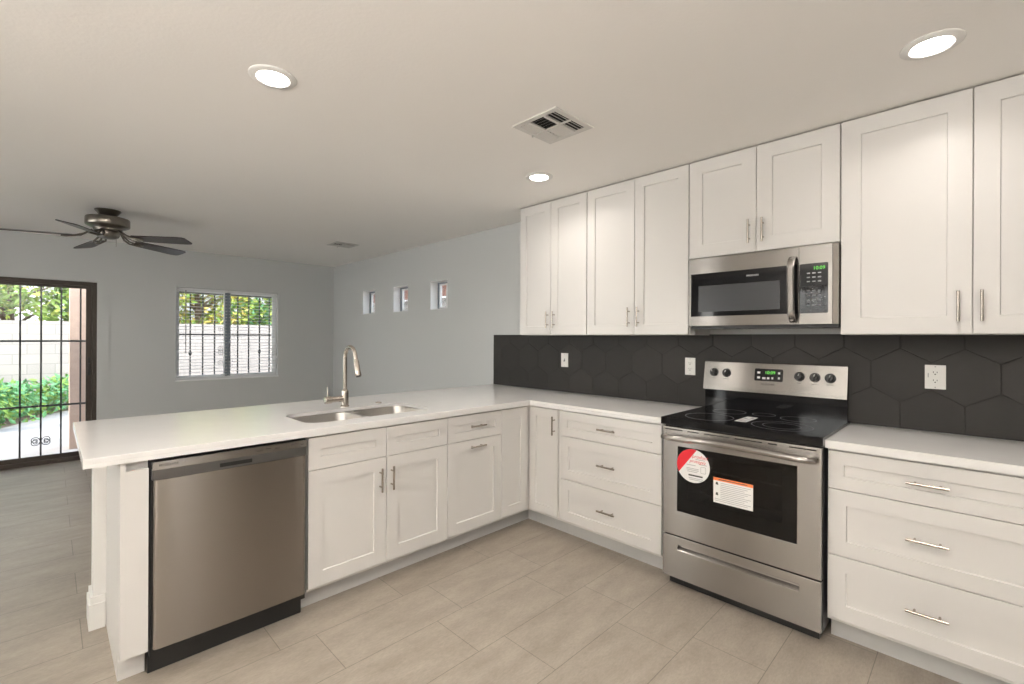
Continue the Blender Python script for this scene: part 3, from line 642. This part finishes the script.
# backguard: black riser below, slanted stainless control panel above
bm = bmn(); box(bm, 1.047, 1.806, 0.550, 0.580, 0.9275, 1.052); obj('backguard_riser', bm, BLACKG, t, bevel=0.004)
bm = bmn(); prof = [(0.528, 1.042), (0.540, 1.040), (0.582, 1.052), (0.582, 1.216), (0.566, 1.222), (0.556, 1.216), (0.530, 1.062)]
loft(bm, [[(x, y, z) for y, z in prof] for x in (1.043, 1.808)]); bp = obj('control_panel', bm, STEEL, t, bevel=0.002)
sl_ = (0.556-0.530)/(1.216-1.062); yat = lambda z: 0.530+(z-1.062)*sl_; tilt = math.atan(sl_); BROT = (PI/2-tilt, 0, 0)
nrm_ = Vector((0, -math.cos(tilt), math.sin(tilt)))
def onbp(x, z, n=0.0): return Vector((x, yat(z), z)) + nrm_*n
for x in (1.106, 1.183, 1.583, 1.659, 1.731):
    kb = bmn(); c0 = onbp(x, 1.150)
    tube(kb, [c0, c0+nrm_*0.003, c0+nrm_*0.004, c0+nrm_*0.020, c0+nrm_*0.024], [0.026, 0.026, 0.0215, 0.0200, 0.016], 24)
    k_ = obj('knob', kb, BLACKP, bp, smooth=True)
    kb = bmn(); q = c0+nrm_*0.024; upv = Vector((0, math.sin(tilt), math.cos(tilt))); rgt = Vector((1, 0, 0))
    ang = -0.5 if x < 1.15 else 0.35; ua = upv*math.cos(ang)+rgt*math.sin(ang); ra = rgt*math.cos(ang)-upv*math.sin(ang)
    loft(kb, [[q-ra*0.005-ua*0.019, q+ra*0.005-ua*0.019, q+ra*0.005+ua*0.019, q-ra*0.005+ua*0.019], [q-ra*0.003-ua*0.017+nrm_*0.009, q+ra*0.003-ua*0.017+nrm_*0.009, q+ra*0.003+ua*0.017+nrm_*0.009, q-ra*0.003+ua*0.017+nrm_*0.009]])
    obj('grip', kb, BLACKP, k_, bevel=0.001)
    kb = bmn(); q2 = q + nrm_*0.0092 + ua*0.008; loft(kb, [[q2-ra*0.002-ua*0.006, q2+ra*0.002-ua*0.006, q2+ra*0.002+ua*0.006, q2-ra*0.002+ua*0.006], [q2-ra*0.002-ua*0.006+nrm_*0.0005, q2+ra*0.002-ua*0.006+nrm_*0.0005, q2+ra*0.002+ua*0.006+nrm_*0.0005, q2-ra*0.002+ua*0.006+nrm_*0.0005]]); obj('pointer', kb, PRINTW, k_)
bm = bmn(); lp = rrect(1.347, 1.500, 1.114, 1.186, 0.008, 4); loft(bm, [[tuple(onbp(u, v, -0.002)) for u, v in lp], [tuple(onbp(u, v, 0.0012)) for u, v in lp]]); ds = obj('display', bm, BLACKG, bp)
text('clock_digits', '10:09', 0.026, onbp(1.431, 1.163, 0.0014), BROT, GREEN, ds, 'CENTER')
for x, z, w_ in ((1.362, 1.162, 0.016), (1.362, 1.133, 0.016), (1.390, 1.130, 0.018), (1.416, 1.131, 0.013), (1.440, 1.132, 0.010), (1.474, 1.163, 0.011), (1.474, 1.134, 0.011)):
    bm = bmn(); q = onbp(x, z, 0.0013); u_ = Vector((0, math.sin(tilt), math.cos(tilt)))*0.006; r_ = Vector((w_, 0, 0)); loft(bm, [[q-u_, q+r_-u_, q+r_+u_, q+u_], [p_+nrm_*0.0002 for p_ in (q-u_, q+r_-u_, q+r_+u_, q+u_)]])
    obj('button_print', bm, PRINTW, ds)
text('lettering', 'FRIGIDAIRE', 0.0145, onbp(1.421, 1.094, 0.0006), BROT, PRINTD, bp, 'CENTER')
for x, s_ in ((1.106, 'Left Rear'), (1.183, 'Left Front'), (1.583, 'Oven'), (1.659, 'Right Front'), (1.731, 'Right Rear')): text('knob_print', s_, 0.008, onbp(x, 1.113, 0.0006), BROT, PRINTD, bp, 'CENTER')
# oven door
bm = bmn(); wx0, wx1, wz0, wz1 = 1.143, 1.716, 0.424, 0.781
holed(bm, rect(XL+0.004, XR-0.003, 0.290, 0.878), [rect(wx0, wx1, wz0, wz1)], RF, 0.034); od = obj('oven_door', bm, STEEL, t, bevel=0.003)
bm = bmn(); fbox(bm, RF, wx0+0.0005, wx1-0.0005, wz0+0.0005, wz1-0.0005, -0.006, -0.002); wn = obj('oven_window', bm, OVENG, od)
bm = bmn(); holed(bm, rect(wx0+0.0006, wx1-0.0006, wz0+0.0006, wz1-0.0006), [rect(wx0+0.055, wx1-0.062, wz0+0.075, wz1-0.035)], RF, 0.003); bmesh.ops.translate(bm, vec=(0, 0.0075, 0), verts=bm.verts[:]); obj('window_border', bm, BLACKG, wn)
bm = bmn()
for a, b in ((1.073, 1.172), (1.289, 1.417), (1.443, 1.568), (1.595, 1.633), (1.684, 1.792), (1.20, 1.26)): fbox(bm, RF, a, b, 0.8625, 0.8675, -0.002, 0.0004)
obj('vent_slot', bm, BLACKP, od)
pts = []
for k in range(25):
    q = k/24; x = 1.068+(1.790-1.068)*q; e_ = min(1, min(q, 1-q)/0.08); pts.append(RF(x, 0.826+0.010*4*q*(1-q)-0.004, 0.014+0.030*math.sin(e_*PI/2)))
bm = bmn(); tube(bm, pts, 0.0155, 16); hd = obj('handle', bm, STEEL, od, smooth=True)
for x in (1.085, 1.772):
    bm = bmn(); tube(bm, [RF(x, 0.826, -0.001), RF(x, 0.826, 0.036)], 0.011, 12); obj('handle_post', bm, STEEL, hd, smooth=True)
# round red and white sticker
scx, scz, sr = 1.231, 0.686, 0.0885
circ = [(scx+sr*math.cos(2*PI*k/64), scz+sr*math.sin(2*PI*k/64)) for k in range(64)]
bm = bmn(); loft(bm, [[RF(u, v, -0.0018) for u, v in circ], [RF(u, v, 0.0004) for u, v in circ]]); sk = obj('round_sticker', bm, PAPER, od); sk['label'] = 'round red and white sticker'
n_ = Vector((-0.80, 0.60)); sgm = [p_ for p_ in circ]; off = 0.036
def half(poly):
    out = []; f_ = lambda p_: (p_[0]-scx)*n_.x+(p_[1]-scz)*n_.y-off
    for i in range(len(poly)):
        a_, b_ = poly[i], poly[(i+1) % len(poly)]; fa, fb = f_(a_), f_(b_)
        if fa >= 0: out.append(a_)
        if (fa >= 0) != (fb >= 0): k_ = fa/(fa-fb); out.append((a_[0]+k_*(b_[0]-a_[0]), a_[1]+k_*(b_[1]-a_[1])))
    return out
sg = half(sgm); bm = bmn(); loft(bm, [[RF(u, v, 0.0003) for u, v in sg], [RF(u, v, 0.0007) for u, v in sg]]); obj('red_corner', bm, RED, sk)
text('sticker_print', 'product', 0.026, RF(1.225, 0.738, 0.0006), RUNROT, RED, sk, 'LEFT', 0.25)
text('sticker_print', 'protégez', 0.024, RF(1.212, 0.712, 0.0006), RUNROT, RED, sk, 'LEFT', 0.25)
bm = bmn()
for x0, x1, z in ((1.245, 1.295, 0.724), (1.262, 1.305, 0.700), (1.196, 1.245, 0.690), (1.196, 1.262, 0.672), (1.196, 1.262, 0.664), (1.200, 1.255, 0.655), (1.208, 1.285, 0.622), (1.212, 1.280, 0.614)): fbox(bm, RF, x0, x1, z-0.0016, z+0.0016, 0.0004, 0.0006)
holed(bm, rrect(1.272, 1.300, 0.655, 0.690, 0.005, 3), [rrect(1.274, 1.298, 0.657, 0.688, 0.004, 3)], lambda u, v, n: RF(u, v, 0.0006+n), 0.0002)
obj('fine_print', bm, PRINTG, sk)
bm = bmn(); fbox(bm, RF, 1.207, 1.283, 0.632, 0.640, 0.0004, 0.0007); obj('bold_print', bm, PRINTD, sk)
# white warning label with orange header
bm = bmn(); fbox(bm, RF, 1.339, 1.529, 0.524, 0.652, -0.0018, 0.0004); lb = obj('warning_label', bm, PAPER, od); lb['label'] = 'white label with an orange header'
bm = bmn(); fbox(bm, RF, 1.339, 1.529, 0.637, 0.6525, 0.0003, 0.0007); obj('orange_header', bm, ORANGE, lb)
bm = bmn(); fbox(bm, RF, 1.365, 1.503, 0.6425, 0.6465, 0.0007, 0.0008)
loft(bm, [[RF(u, v, 0.0004) for u, v in ((1.350, 0.617), (1.364, 0.615), (1.361, 0.630), (1.352, 0.630))], [RF(u, v, 0.0007) for u, v in ((1.350, 0.617), (1.364, 0.615), (1.361, 0.630), (1.352, 0.630))]])
loft(bm, [[RF(u, v, 0.0004) for u, v in ((1.350, 0.564), (1.364, 0.562), (1.361, 0.577), (1.353, 0.577))], [RF(u, v, 0.0007) for u, v in ((1.350, 0.564), (1.364, 0.562), (1.361, 0.577), (1.353, 0.577))]])
obj('pictogram', bm, PRINTD, lb)
bm = bmn()
for k in range(11):
    z = 0.627-k*0.0092; x0 = 1.374 if k not in (9, 10) else 1.346
    fbox(bm, RF, x0, 1.52-0.03*((k*7) % 3)/2, z-0.0013, z+0.0013, 0.0004, 0.0006)
obj('fine_print', bm, PRINTG, lb)
# storage drawer with a recessed full-width pull, dark plinth
bm = bmn(); holed(bm, rect(XL+0.004, XR-0.003, 0.056, 0.283), [rect(1.146, 1.726, 0.212, 0.244)], RF, 0.030); dr = obj('drawer', bm, STEEL, t, bevel=0.003)
bm = bmn(); loft(bm, [[RF(x, v, n) for v, n in ((0.2435, -0.001), (0.2435, -0.022), (0.226, -0.020), (0.2125, 0.001), (0.2125, -0.024), (0.2445, -0.026))] for x in (1.1462, 1.7258)]); obj('recessed_pull', bm, STEEL, dr)
obj('plinth', bx(XL+0.02, XR-0.02, 0.01, 0.5, 0.0, 0.052), BLACKP, t)

# ================================================================== WALL CABINETS
ZU, ZK, ZM = 1.3866, 2.4235, 1.8401
UF = run(U0)
def upper(lab, u0, u1, um, z0, hz, hl, hr, s=0.066, inset=0.0):
    t = thing('wall_cabinet', lab, 'cabinet', ((u0+u1)/2, 0.43, z0), 'white wall cabinets')
    bm = bmn(); box(bm, u0+0.0006, u1-0.0006, U0+0.0205, W-0.0005, z0, ZK); obj('body', bm, CARC, t)
    door(t, UF, u0+0.0015, um, z0+0.001, ZK, s, (hl, hz)); door(t, UF, um, u1-0.0015, z0+0.001, ZK, s, (hr, hz))
UA, UB, UC, UD, UE, UFx, UG, UH = -0.3683, -0.0365, 0.3039, 0.6895, 1.0596, 1.4375, 1.8212, 2.2826
upper('tall white two-door wall cabinet at the left end of the row', UA, UC, UB, ZU, 1.504, -0.0615, 0.004)
upper('tall white two-door wall cabinet just left of the microwave', UC, UE, UD, ZU, 1.505, 0.654, 0.7235)
upper('short white two-door wall cabinet above the microwave', UE, UG, UFx, ZM+0.001, 1.955, 1.404, 1.474, 0.076)
upper('tall white two-door wall cabinet right of the microwave', UG, 2.744, UH, ZU, 1.506, 2.239, 2.310, 0.077)

# ================================================================== MICROWAVE
t = thing('microwave', 'stainless over-the-range microwave with black door window under the short wall cabinet', 'microwave', (1.44, 0.43, 1.42))
MF = run(0.262); ML, MR, MZ0, MZ1 = 1.0635, 1.8165, 1.440, 1.8385
obj('body', bx(ML+0.002, MR-0.004, 0.2985, W-0.0005, 1.424, MZ1), BLACKP, t)
bm = bmn()
for k in range(9): box(bm, ML+0.06+k*0.07, ML+0.11+k*0.07, 0.33, 0.40, 1.4205, 1.4245)
obj('vent_grille', bm, STEELD, t)
bm = bmn(); holed(bm, rect(ML, 1.6455, MZ0, MZ1), [rect(1.0785, 1.6400, 1.495, 1.7475)], MF, 0.036); md = obj('door', bm, STEEL, t, bevel=0.002)
bm = bmn(); fbox(bm, MF, 1.0788, 1.6397, 1.4953, 1.7472, -0.012, -0.001); dw_ = obj('door_glass', bm, BLACKG, md, bevel=0.0008)
bm = bmn(); fbox(bm, MF, 1.124, 1.558, 1.522, 1.674, -0.002, -0.0006); obj('window_screen', bm, GREYM, dw_)
text('lettering', 'FRIGIDAIRE', 0.0125, MF(1.423, 1.713, -0.0006), RUNROT, PRINTW, dw_, 'CENTER')
bm = bmn(); NP = 22; L1 = []; 
rows = []
for k in range(NP+1):
    q = k/NP; z = 1.449+(1.790-1.449)*q; e_ = min(1, min(q, 1-q)/0.14); n = 0.010+0.040*math.sin(e_*PI/2)+0.008*4*q*(1-q); xx = 1.622+0.002*math.cos(q*PI)
    rows.append([MF(xx-0.017, z, n-0.004), MF(xx-0.010, z, n+0.001), MF(xx+0.010, z, n+0.001), MF(xx+0.017, z, n-0.004), MF(xx+0.015, z, n-0.012), MF(xx-0.015, z, n-0.012)])
loft(bm, rows); hd = obj('handle', bm, STEEL, md, smooth=True)
for z in (1.466, 1.773):
    bm = bmn(); tube(bm, [MF(1.622, z, -0.001), MF(1.622, z, 0.030)], 0.010, 12); obj('handle_post', bm, STEEL, hd, smooth=True)
bm = bmn(); fbox(bm, MF, 1.6475, 1.7905, MZ0, MZ1, -0.036, 0.0); cp = obj('control_panel', bm, STEEL, t, bevel=0.002)
bm = bmn(); fbox(bm, MF, 1.7915, MR, MZ0, MZ1, -0.036, -0.006); obj('side_trim', bm, SIDET, t, bevel=0.003)
bm = bmn(); lp = rrect(1.6500, 1.7735, 1.4955, 1.7475, 0.006, 4); loft(bm, [[MF(u, v, -0.002) for u, v in lp], [MF(u, v, 0.0008) for u, v in lp]]); kp = obj('keypad', bm, BLACKG, cp)
text('clock_digits', '10:09', 0.024, MF(1.735, 1.722, 0.001), RUNROT, GREEN, kp, 'CENTER')
for z in (1.698, 1.677, 1.656, 1.610, 1.585, 1.560, 1.535):
    for x in (1.689, 1.713, 1.737): bm = bmn(); fbox(bm, MF, x-0.007, x+0.007, z-0.003, z+0.003, 0.0008, 0.0010); obj('key', bm, PRINTG, kp)
rng = random.Random(5); bm = bmn(); nx, nz = 26, 30
G_ = [[bm.verts.new(MF(1.654+0.115*i/nx, 1.497+0.138*j/nz, 0.0022+rng.uniform(0, 0.0055)*(1 if 0 < i < nx else 0.2))) for i in range(nx+1)] for j in range(nz+1)]
for j in range(nz):
    for i in range(nx): bm.faces.new((G_[j][i], G_[j][i+1], G_[j+1][i+1], G_[j+1][i]))
fl = obj('protective_film', bm, FILM, cp); fl['label'] = 'crinkled clear protective film'

# ================================================================== OUTLETS
def plate(name, lab, cat, x0, x1, z0, z1, kind):
    fr = run(W-0.0085); xc, zc = (x0+x1)/2, (z0+z1)/2
    t = thing(name, lab, cat, (xc, W-0.0085, zc), 'wall plates on the backsplash')
    bm = bmn(); fbox(bm, fr, x0, x1, z0, z1, -0.0005, 0.005); p_ = obj('cover_plate', bm, PLASTW, t, bevel=0.002)
    bm = bmn()
    for s_ in (-1, 1): tube(bm, [fr(xc, zc+s_*0.050, 0.004), fr(xc, zc+s_*0.050, 0.0056)], 0.003, 10)
    obj('screw', bm, PRINTG, p_)
    if kind == 'switch':
        bm = bmn(); fbox(bm, fr, xc-0.0055, xc+0.0055, zc-0.0125, zc+0.0125, 0.004, 0.0055); obj('toggle_slot', bm, PRINTG, p_)
        bm = bmn(); loft(bm, [[fr(xc-0.0045, zc-0.006, 0.004), fr(xc+0.0045, zc-0.006, 0.004), fr(xc+0.0045, zc+0.004, 0.004), fr(xc-0.0045, zc+0.004, 0.004)], [fr(xc-0.0035, zc-0.013, 0.016), fr(xc+0.0035, zc-0.013, 0.016), fr(xc+0.0035, zc-0.007, 0.017), fr(xc-0.0035, zc-0.007, 0.017)]]); obj('toggle', bm, PRINTG, p_)
        return
    if kind == 'decora':
        bm = bmn(); fbox(bm, fr, xc-0.0185, xc+0.0185, zc-0.034, zc+0.034, 0.003, 0.0068); obj('receptacle', bm, PLASTW, p_, bevel=0.001); n0 = 0.0068
        bm = bmn(); fbox(bm, fr, xc-0.0275, xc-0.0235, zc-0.002, zc+0.018, 0.005, 0.0053); obj('plate_print', bm, PRINTG, p_)
    else:
        for s_ in (-1, 1):
            bm = bmn(); lp = rrect(xc-0.0165, xc+0.0165, zc+s_*0.0195-0.0145, zc+s_*0.0195+0.0145, 0.010, 5); loft(bm, [[fr(u, v, 0.003) for u, v in lp], [fr(u, v, 0.0066) for u, v in lp]]); obj('receptacle', bm, PLASTW, p_)
        n0 = 0.0066
    for s_ in (-1, 1):
        bm = bmn(); c_ = zc+s_*0.0195
        fbox(bm, fr, xc-0.008, xc-0.0055, c_, c_+0.008, n0-0.001, n0+0.0002); fbox(bm, fr, xc+0.0055, xc+0.008, c_, c_+0.007, n0-0.001, n0+0.0002)
        tube(bm, [fr(xc, c_-0.006, n0-0.001), fr(xc, c_-0.006, n0+0.0002)], 0.003, 10); obj('slots', bm, BLACKP, p_)
plate('light_switch', 'white toggle switch plate on the backsplash under the left wall cabinet', 'switch', -0.178, -0.106, 1.123, 1.238, 'switch')
plate('wall_outlet', 'white duplex outlet on the backsplash just left of the range', 'outlet', 0.898, 0.967, 1.120, 1.235, 'duplex')
plate('wall_outlet', 'wide white square-faced outlet on the backsplash right of the range', 'outlet', 2.114, 2.190, 1.124, 1.240, 'decora')

# ================================================================== CEILING FITTINGS
LENS = emit('downlight lens', LAMP_COL, LAMP)
def downlight(lab, x, y, power=LAMP_W):
    t = thing('recessed_light', lab, 'ceiling light', (x, y, ZC), 'recessed ceiling lights')
    bm = bmn(); lathe(bm, (x, y, ZC), [(0.090, 0.0), (0.090, -0.003), (0.084, -0.007), (0.064, -0.0095), (0.059, -0.005), (0.059, 0.0)], 48, cap=False); obj('trim_ring', bm, TRIMW, t, smooth=True)
    bm = bmn(); lathe(bm, (x, y, ZC), [(0.059, -0.0005), (0.059, -0.0055), (0.057, -0.0062)], 40); obj('lens', bm, LENS, t)
    al = bpy.data.lights.new('lamp', 'AREA'); al.shape = 'DISK'; al.size = 0.112; al.energy = power; al.color = LAMP_COL; al.spread = math.radians(150)
    ao = bpy.data.objects.new('lamp', al); C.objects.link(ao); ao.location = (0, 0, -0.0068); ao.parent = t
downlight('lit round recessed ceiling light over the peninsula near the sink', 0.254, -1.826)
downlight('lit round recessed ceiling light in front of the far left wall cabinets', 0.245, -0.180, 2.2)
downlight('lit round recessed ceiling light above the right-hand wall cabinets', 2.178, -0.212, 1.8)
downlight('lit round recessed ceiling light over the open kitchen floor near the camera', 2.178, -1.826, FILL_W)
downlight('added round recessed fill light behind the camera on the window side', 2.178, -3.75, FILL_W)  # unseen downlight added for general fill

def fill_uplight(lab, x, y):  # unseen uplights added to brighten the ceiling and its bounce
    t = thing('added_uplight', lab, 'lamp', (x, y, 0), 'added fill uplights')
    bm = bmn(); lathe(bm, (x, y, 0), [(0.14, 0), (0.14, 0.018), (0.12, 0.026), (0.02, 0.032)], 36); obj('base', bm, BRONZE, t, smooth=True)
    bm = bmn(); tube(bm, [(x, y, 0.03), (x, y, 1.66)], 0.012, 14); obj('pole', bm, BRONZE, t, smooth=True)
    bm = bmn(); lathe(bm, (x, y, 1.65), [(0.02, 0), (0.08, 0.02), (0.15, 0.075), (0.185, 0.14), (0.181, 0.14), (0.146, 0.079), (0.076, 0.025), (0.0, 0.012)], 40, cap=False); obj('bowl_shade', bm, BRONZE, t, smooth=True)
    bm = bmn(); lathe(bm, (x, y, 1.70), [(0.0, 0.0), (0.05, 0.002), (0.06, 0.02), (0.045, 0.05), (0.0, 0.06)], 24, cap=False); obj('bulb', bm, LENS, t, smooth=True)
    al = bpy.data.lights.new('lamp', 'AREA'); al.shape = 'DISK'; al.size = 0.30; al.energy = UPFILL_W; al.color = LAMP_COL
    ao = bpy.data.objects.new('lamp', al); C.objects.link(ao); ao.location = (0, 0, 1.785); ao.rotation_euler = (PI, 0, 0); ao.parent = t
fill_uplight('added bronze ceiling-fill uplight standing behind the camera near the side wall', 3.0, -3.3)
fill_uplight('added bronze ceiling-fill uplight standing by the back wall behind the camera', 1.5, -4.4)

def vent(lab, cx, cy, sx, sy):
    t = thing('ceiling_vent', lab, 'air vent', (cx, cy, ZC), 'ceiling air vents'); x0, x1, y0, y1 = cx-sx/2, cx+sx/2, cy-sy/2, cy+sy/2
    f_ = 0.030; D = lambda u, v, n: (u, v, ZC-0.007-n)
    bm = bmn(); holed(bm, rect(x0, x1, y0, y1), [rect(x0+f_, x1-f_, y0+f_, y1-f_)], D, 0.0065); obj('frame', bm, VENTW, t, bevel=0.002)
    obj('duct', bx(x0+f_, x1-f_, y0+f_, y1-f_, ZC-0.0012, ZC-0.0004), DARK, t)
    ax0, ax1, ay0, ay1 = x0+f_, x1-f_, y0+f_, y1-f_
    def slats(vert, a0, a1, b0, b1, n, lean):
        bm = bmn()
        for k in range(n):
            c_ = a0+(a1-a0)*(k+0.5)/n; q = 0.0075
            pr = [(c_-q*lean, ZC-0.0020), (c_+q*lean, ZC-0.0105), (c_+q*lean+0.001, ZC-0.0100), (c_-q*lean+0.001, ZC-0.0015)]
            loft(bm, [[((u, b, z) if vert else (b, u, z)) for u, z in pr] for b in (b0, b1)])
        obj('louvers', bm, VENTW, t)
    wx = (ax1-ax0); ym_ = (ay0+ay1)/2
    slats(True, ax0, ax0+wx*0.27, ay0, ay1, 3, -1); slats(True, ax1-wx*0.27, ax1, ay0, ay1, 3, 1)
    slats(False, ay0, ym_-0.004, ax0+wx*0.31, ax1-wx*0.31, 5, -1); slats(False, ym_+0.004, ay1, ax0+wx*0.31, ax1-wx*0.31, 5, 1)
    bm = bmn()
    for x in (ax0+wx*0.29, ax1-wx*0.29): box(bm, x-0.005, x+0.005, ay0, ay1, ZC-0.0105, ZC-0.002)
    box(bm, ax0, ax1, ym_-0.004, ym_+0.004, ZC-0.0105, ZC-0.002); obj('divider', bm, VENTW, t)
    bm = bmn(); box(bm, x0+f_*0.55, x0+f_*0.75, cy-0.02, cy-0.015, ZC-0.025, ZC-0.013); obj('damper_lever', bm, VENTW, t)
vent('white four-way air vent in the kitchen ceiling by the wall cabinets', 0.785, -0.680, 0.285, 0.295)
vent('white air vent in the living area ceiling near the small square windows', -2.87, -0.080, 0.27, 0.27)

t = thing('ceiling_fan', 'brushed metal five-blade ceiling fan with dark blades near the sliding door', 'ceiling fan', (-2.918, -2.128, ZC))
fx, fy = -2.918, -2.128
bm = bmn(); lathe(bm, (fx, fy, ZC), [(0.088, 0), (0.088, -0.006), (0.082, -0.014), (0.058, -0.045), (0.052, -0.052), (0.052, -0.070)], 48); obj('canopy', bm, PEWTER, t, smooth=True)
bm = bmn(); lathe(bm, (fx, fy, ZC), [(0.052, -0.060), (0.120, -0.062), (0.143, -0.067), (0.148, -0.077), (0.148, -0.130), (0.143, -0.138), (0.118, -0.150), (0.098, -0.158), (0.092, -0.176), (0.05, -0.177)], 56); obj('motor_housing', bm, PEWTER, t, smooth=True)
bm = bmn(); lathe(bm, (fx, fy, ZC), [(0.076, -0.175), (0.078, -0.182), (0.078, -0.212), (0.070, -0.228), (0.046, -0.238), (0.020, -0.240)], 40); obj('switch_housing', bm, PEWTER, t, smooth=True)
bm = bmn(); tube(bm, [(fx+0.05, fy+0.05, ZC-0.225), (fx+0.05, fy+0.05, ZC-0.31)], 0.0016, 5); obj('pull_chain', bm, PEWTER, t)
ZBL = ZC-0.228
for k in range(5):
    a = math.radians(48+72*k); d = Vector((math.cos(a), math.sin(a), 0)); s_ = Vector((-math.sin(a), math.cos(a), 0)); c0 = Vector((fx, fy, ZBL))
    pit = math.radians(-12); sp_ = s_*math.cos(pit)+Vector((0, 0, 1))*math.sin(pit); up_ = d.cross(sp_)
    droop = -0.035
    lp = []
    for r, hw_ in ((0.215, 0.050), (0.235, 0.058), (0.42, 0.066), (0.60, 0.072), (0.648, 0.066), (0.664, 0.050)): lp.append((r, hw_))
    top = [(r, -h_) for r, h_ in lp] + [(r, h_) for r, h_ in reversed(lp)]
    bm = bmn(); loft(bm, [[c0+d*r+sp_*h_+Vector((0, 0, droop*r))+up_*o_ for r, h_ in top] for o_ in (-0.0035, 0.0035)])
    b_ = obj('blade', bm, BLADE, t)
    bm = bmn()
    for o1 in (-1, 1): tube(bm, [c0+d*0.10+Vector((0, 0, 0.052)), c0+d*0.15+sp_*0.03*o1+Vector((0, 0, 0.012)), c0+d*0.20+sp_*0.042*o1-up_*0.008, c0+d*0.255+sp_*0.025*o1-up_*0.012+Vector((0, 0, droop*0.25)), c0+d*0.285-up_*0.012+Vector((0, 0, droop*0.28))], 0.0075, 8)
    tube(bm, [c0+d*0.10+Vector((0, 0, 0.052)), c0+d*0.17-up_*0.004, c0+d*0.285-up_*0.012+Vector((0, 0, droop*0.28))], 0.007, 8)
    obj('blade_iron', bm, PEWTER, b_, smooth=True)
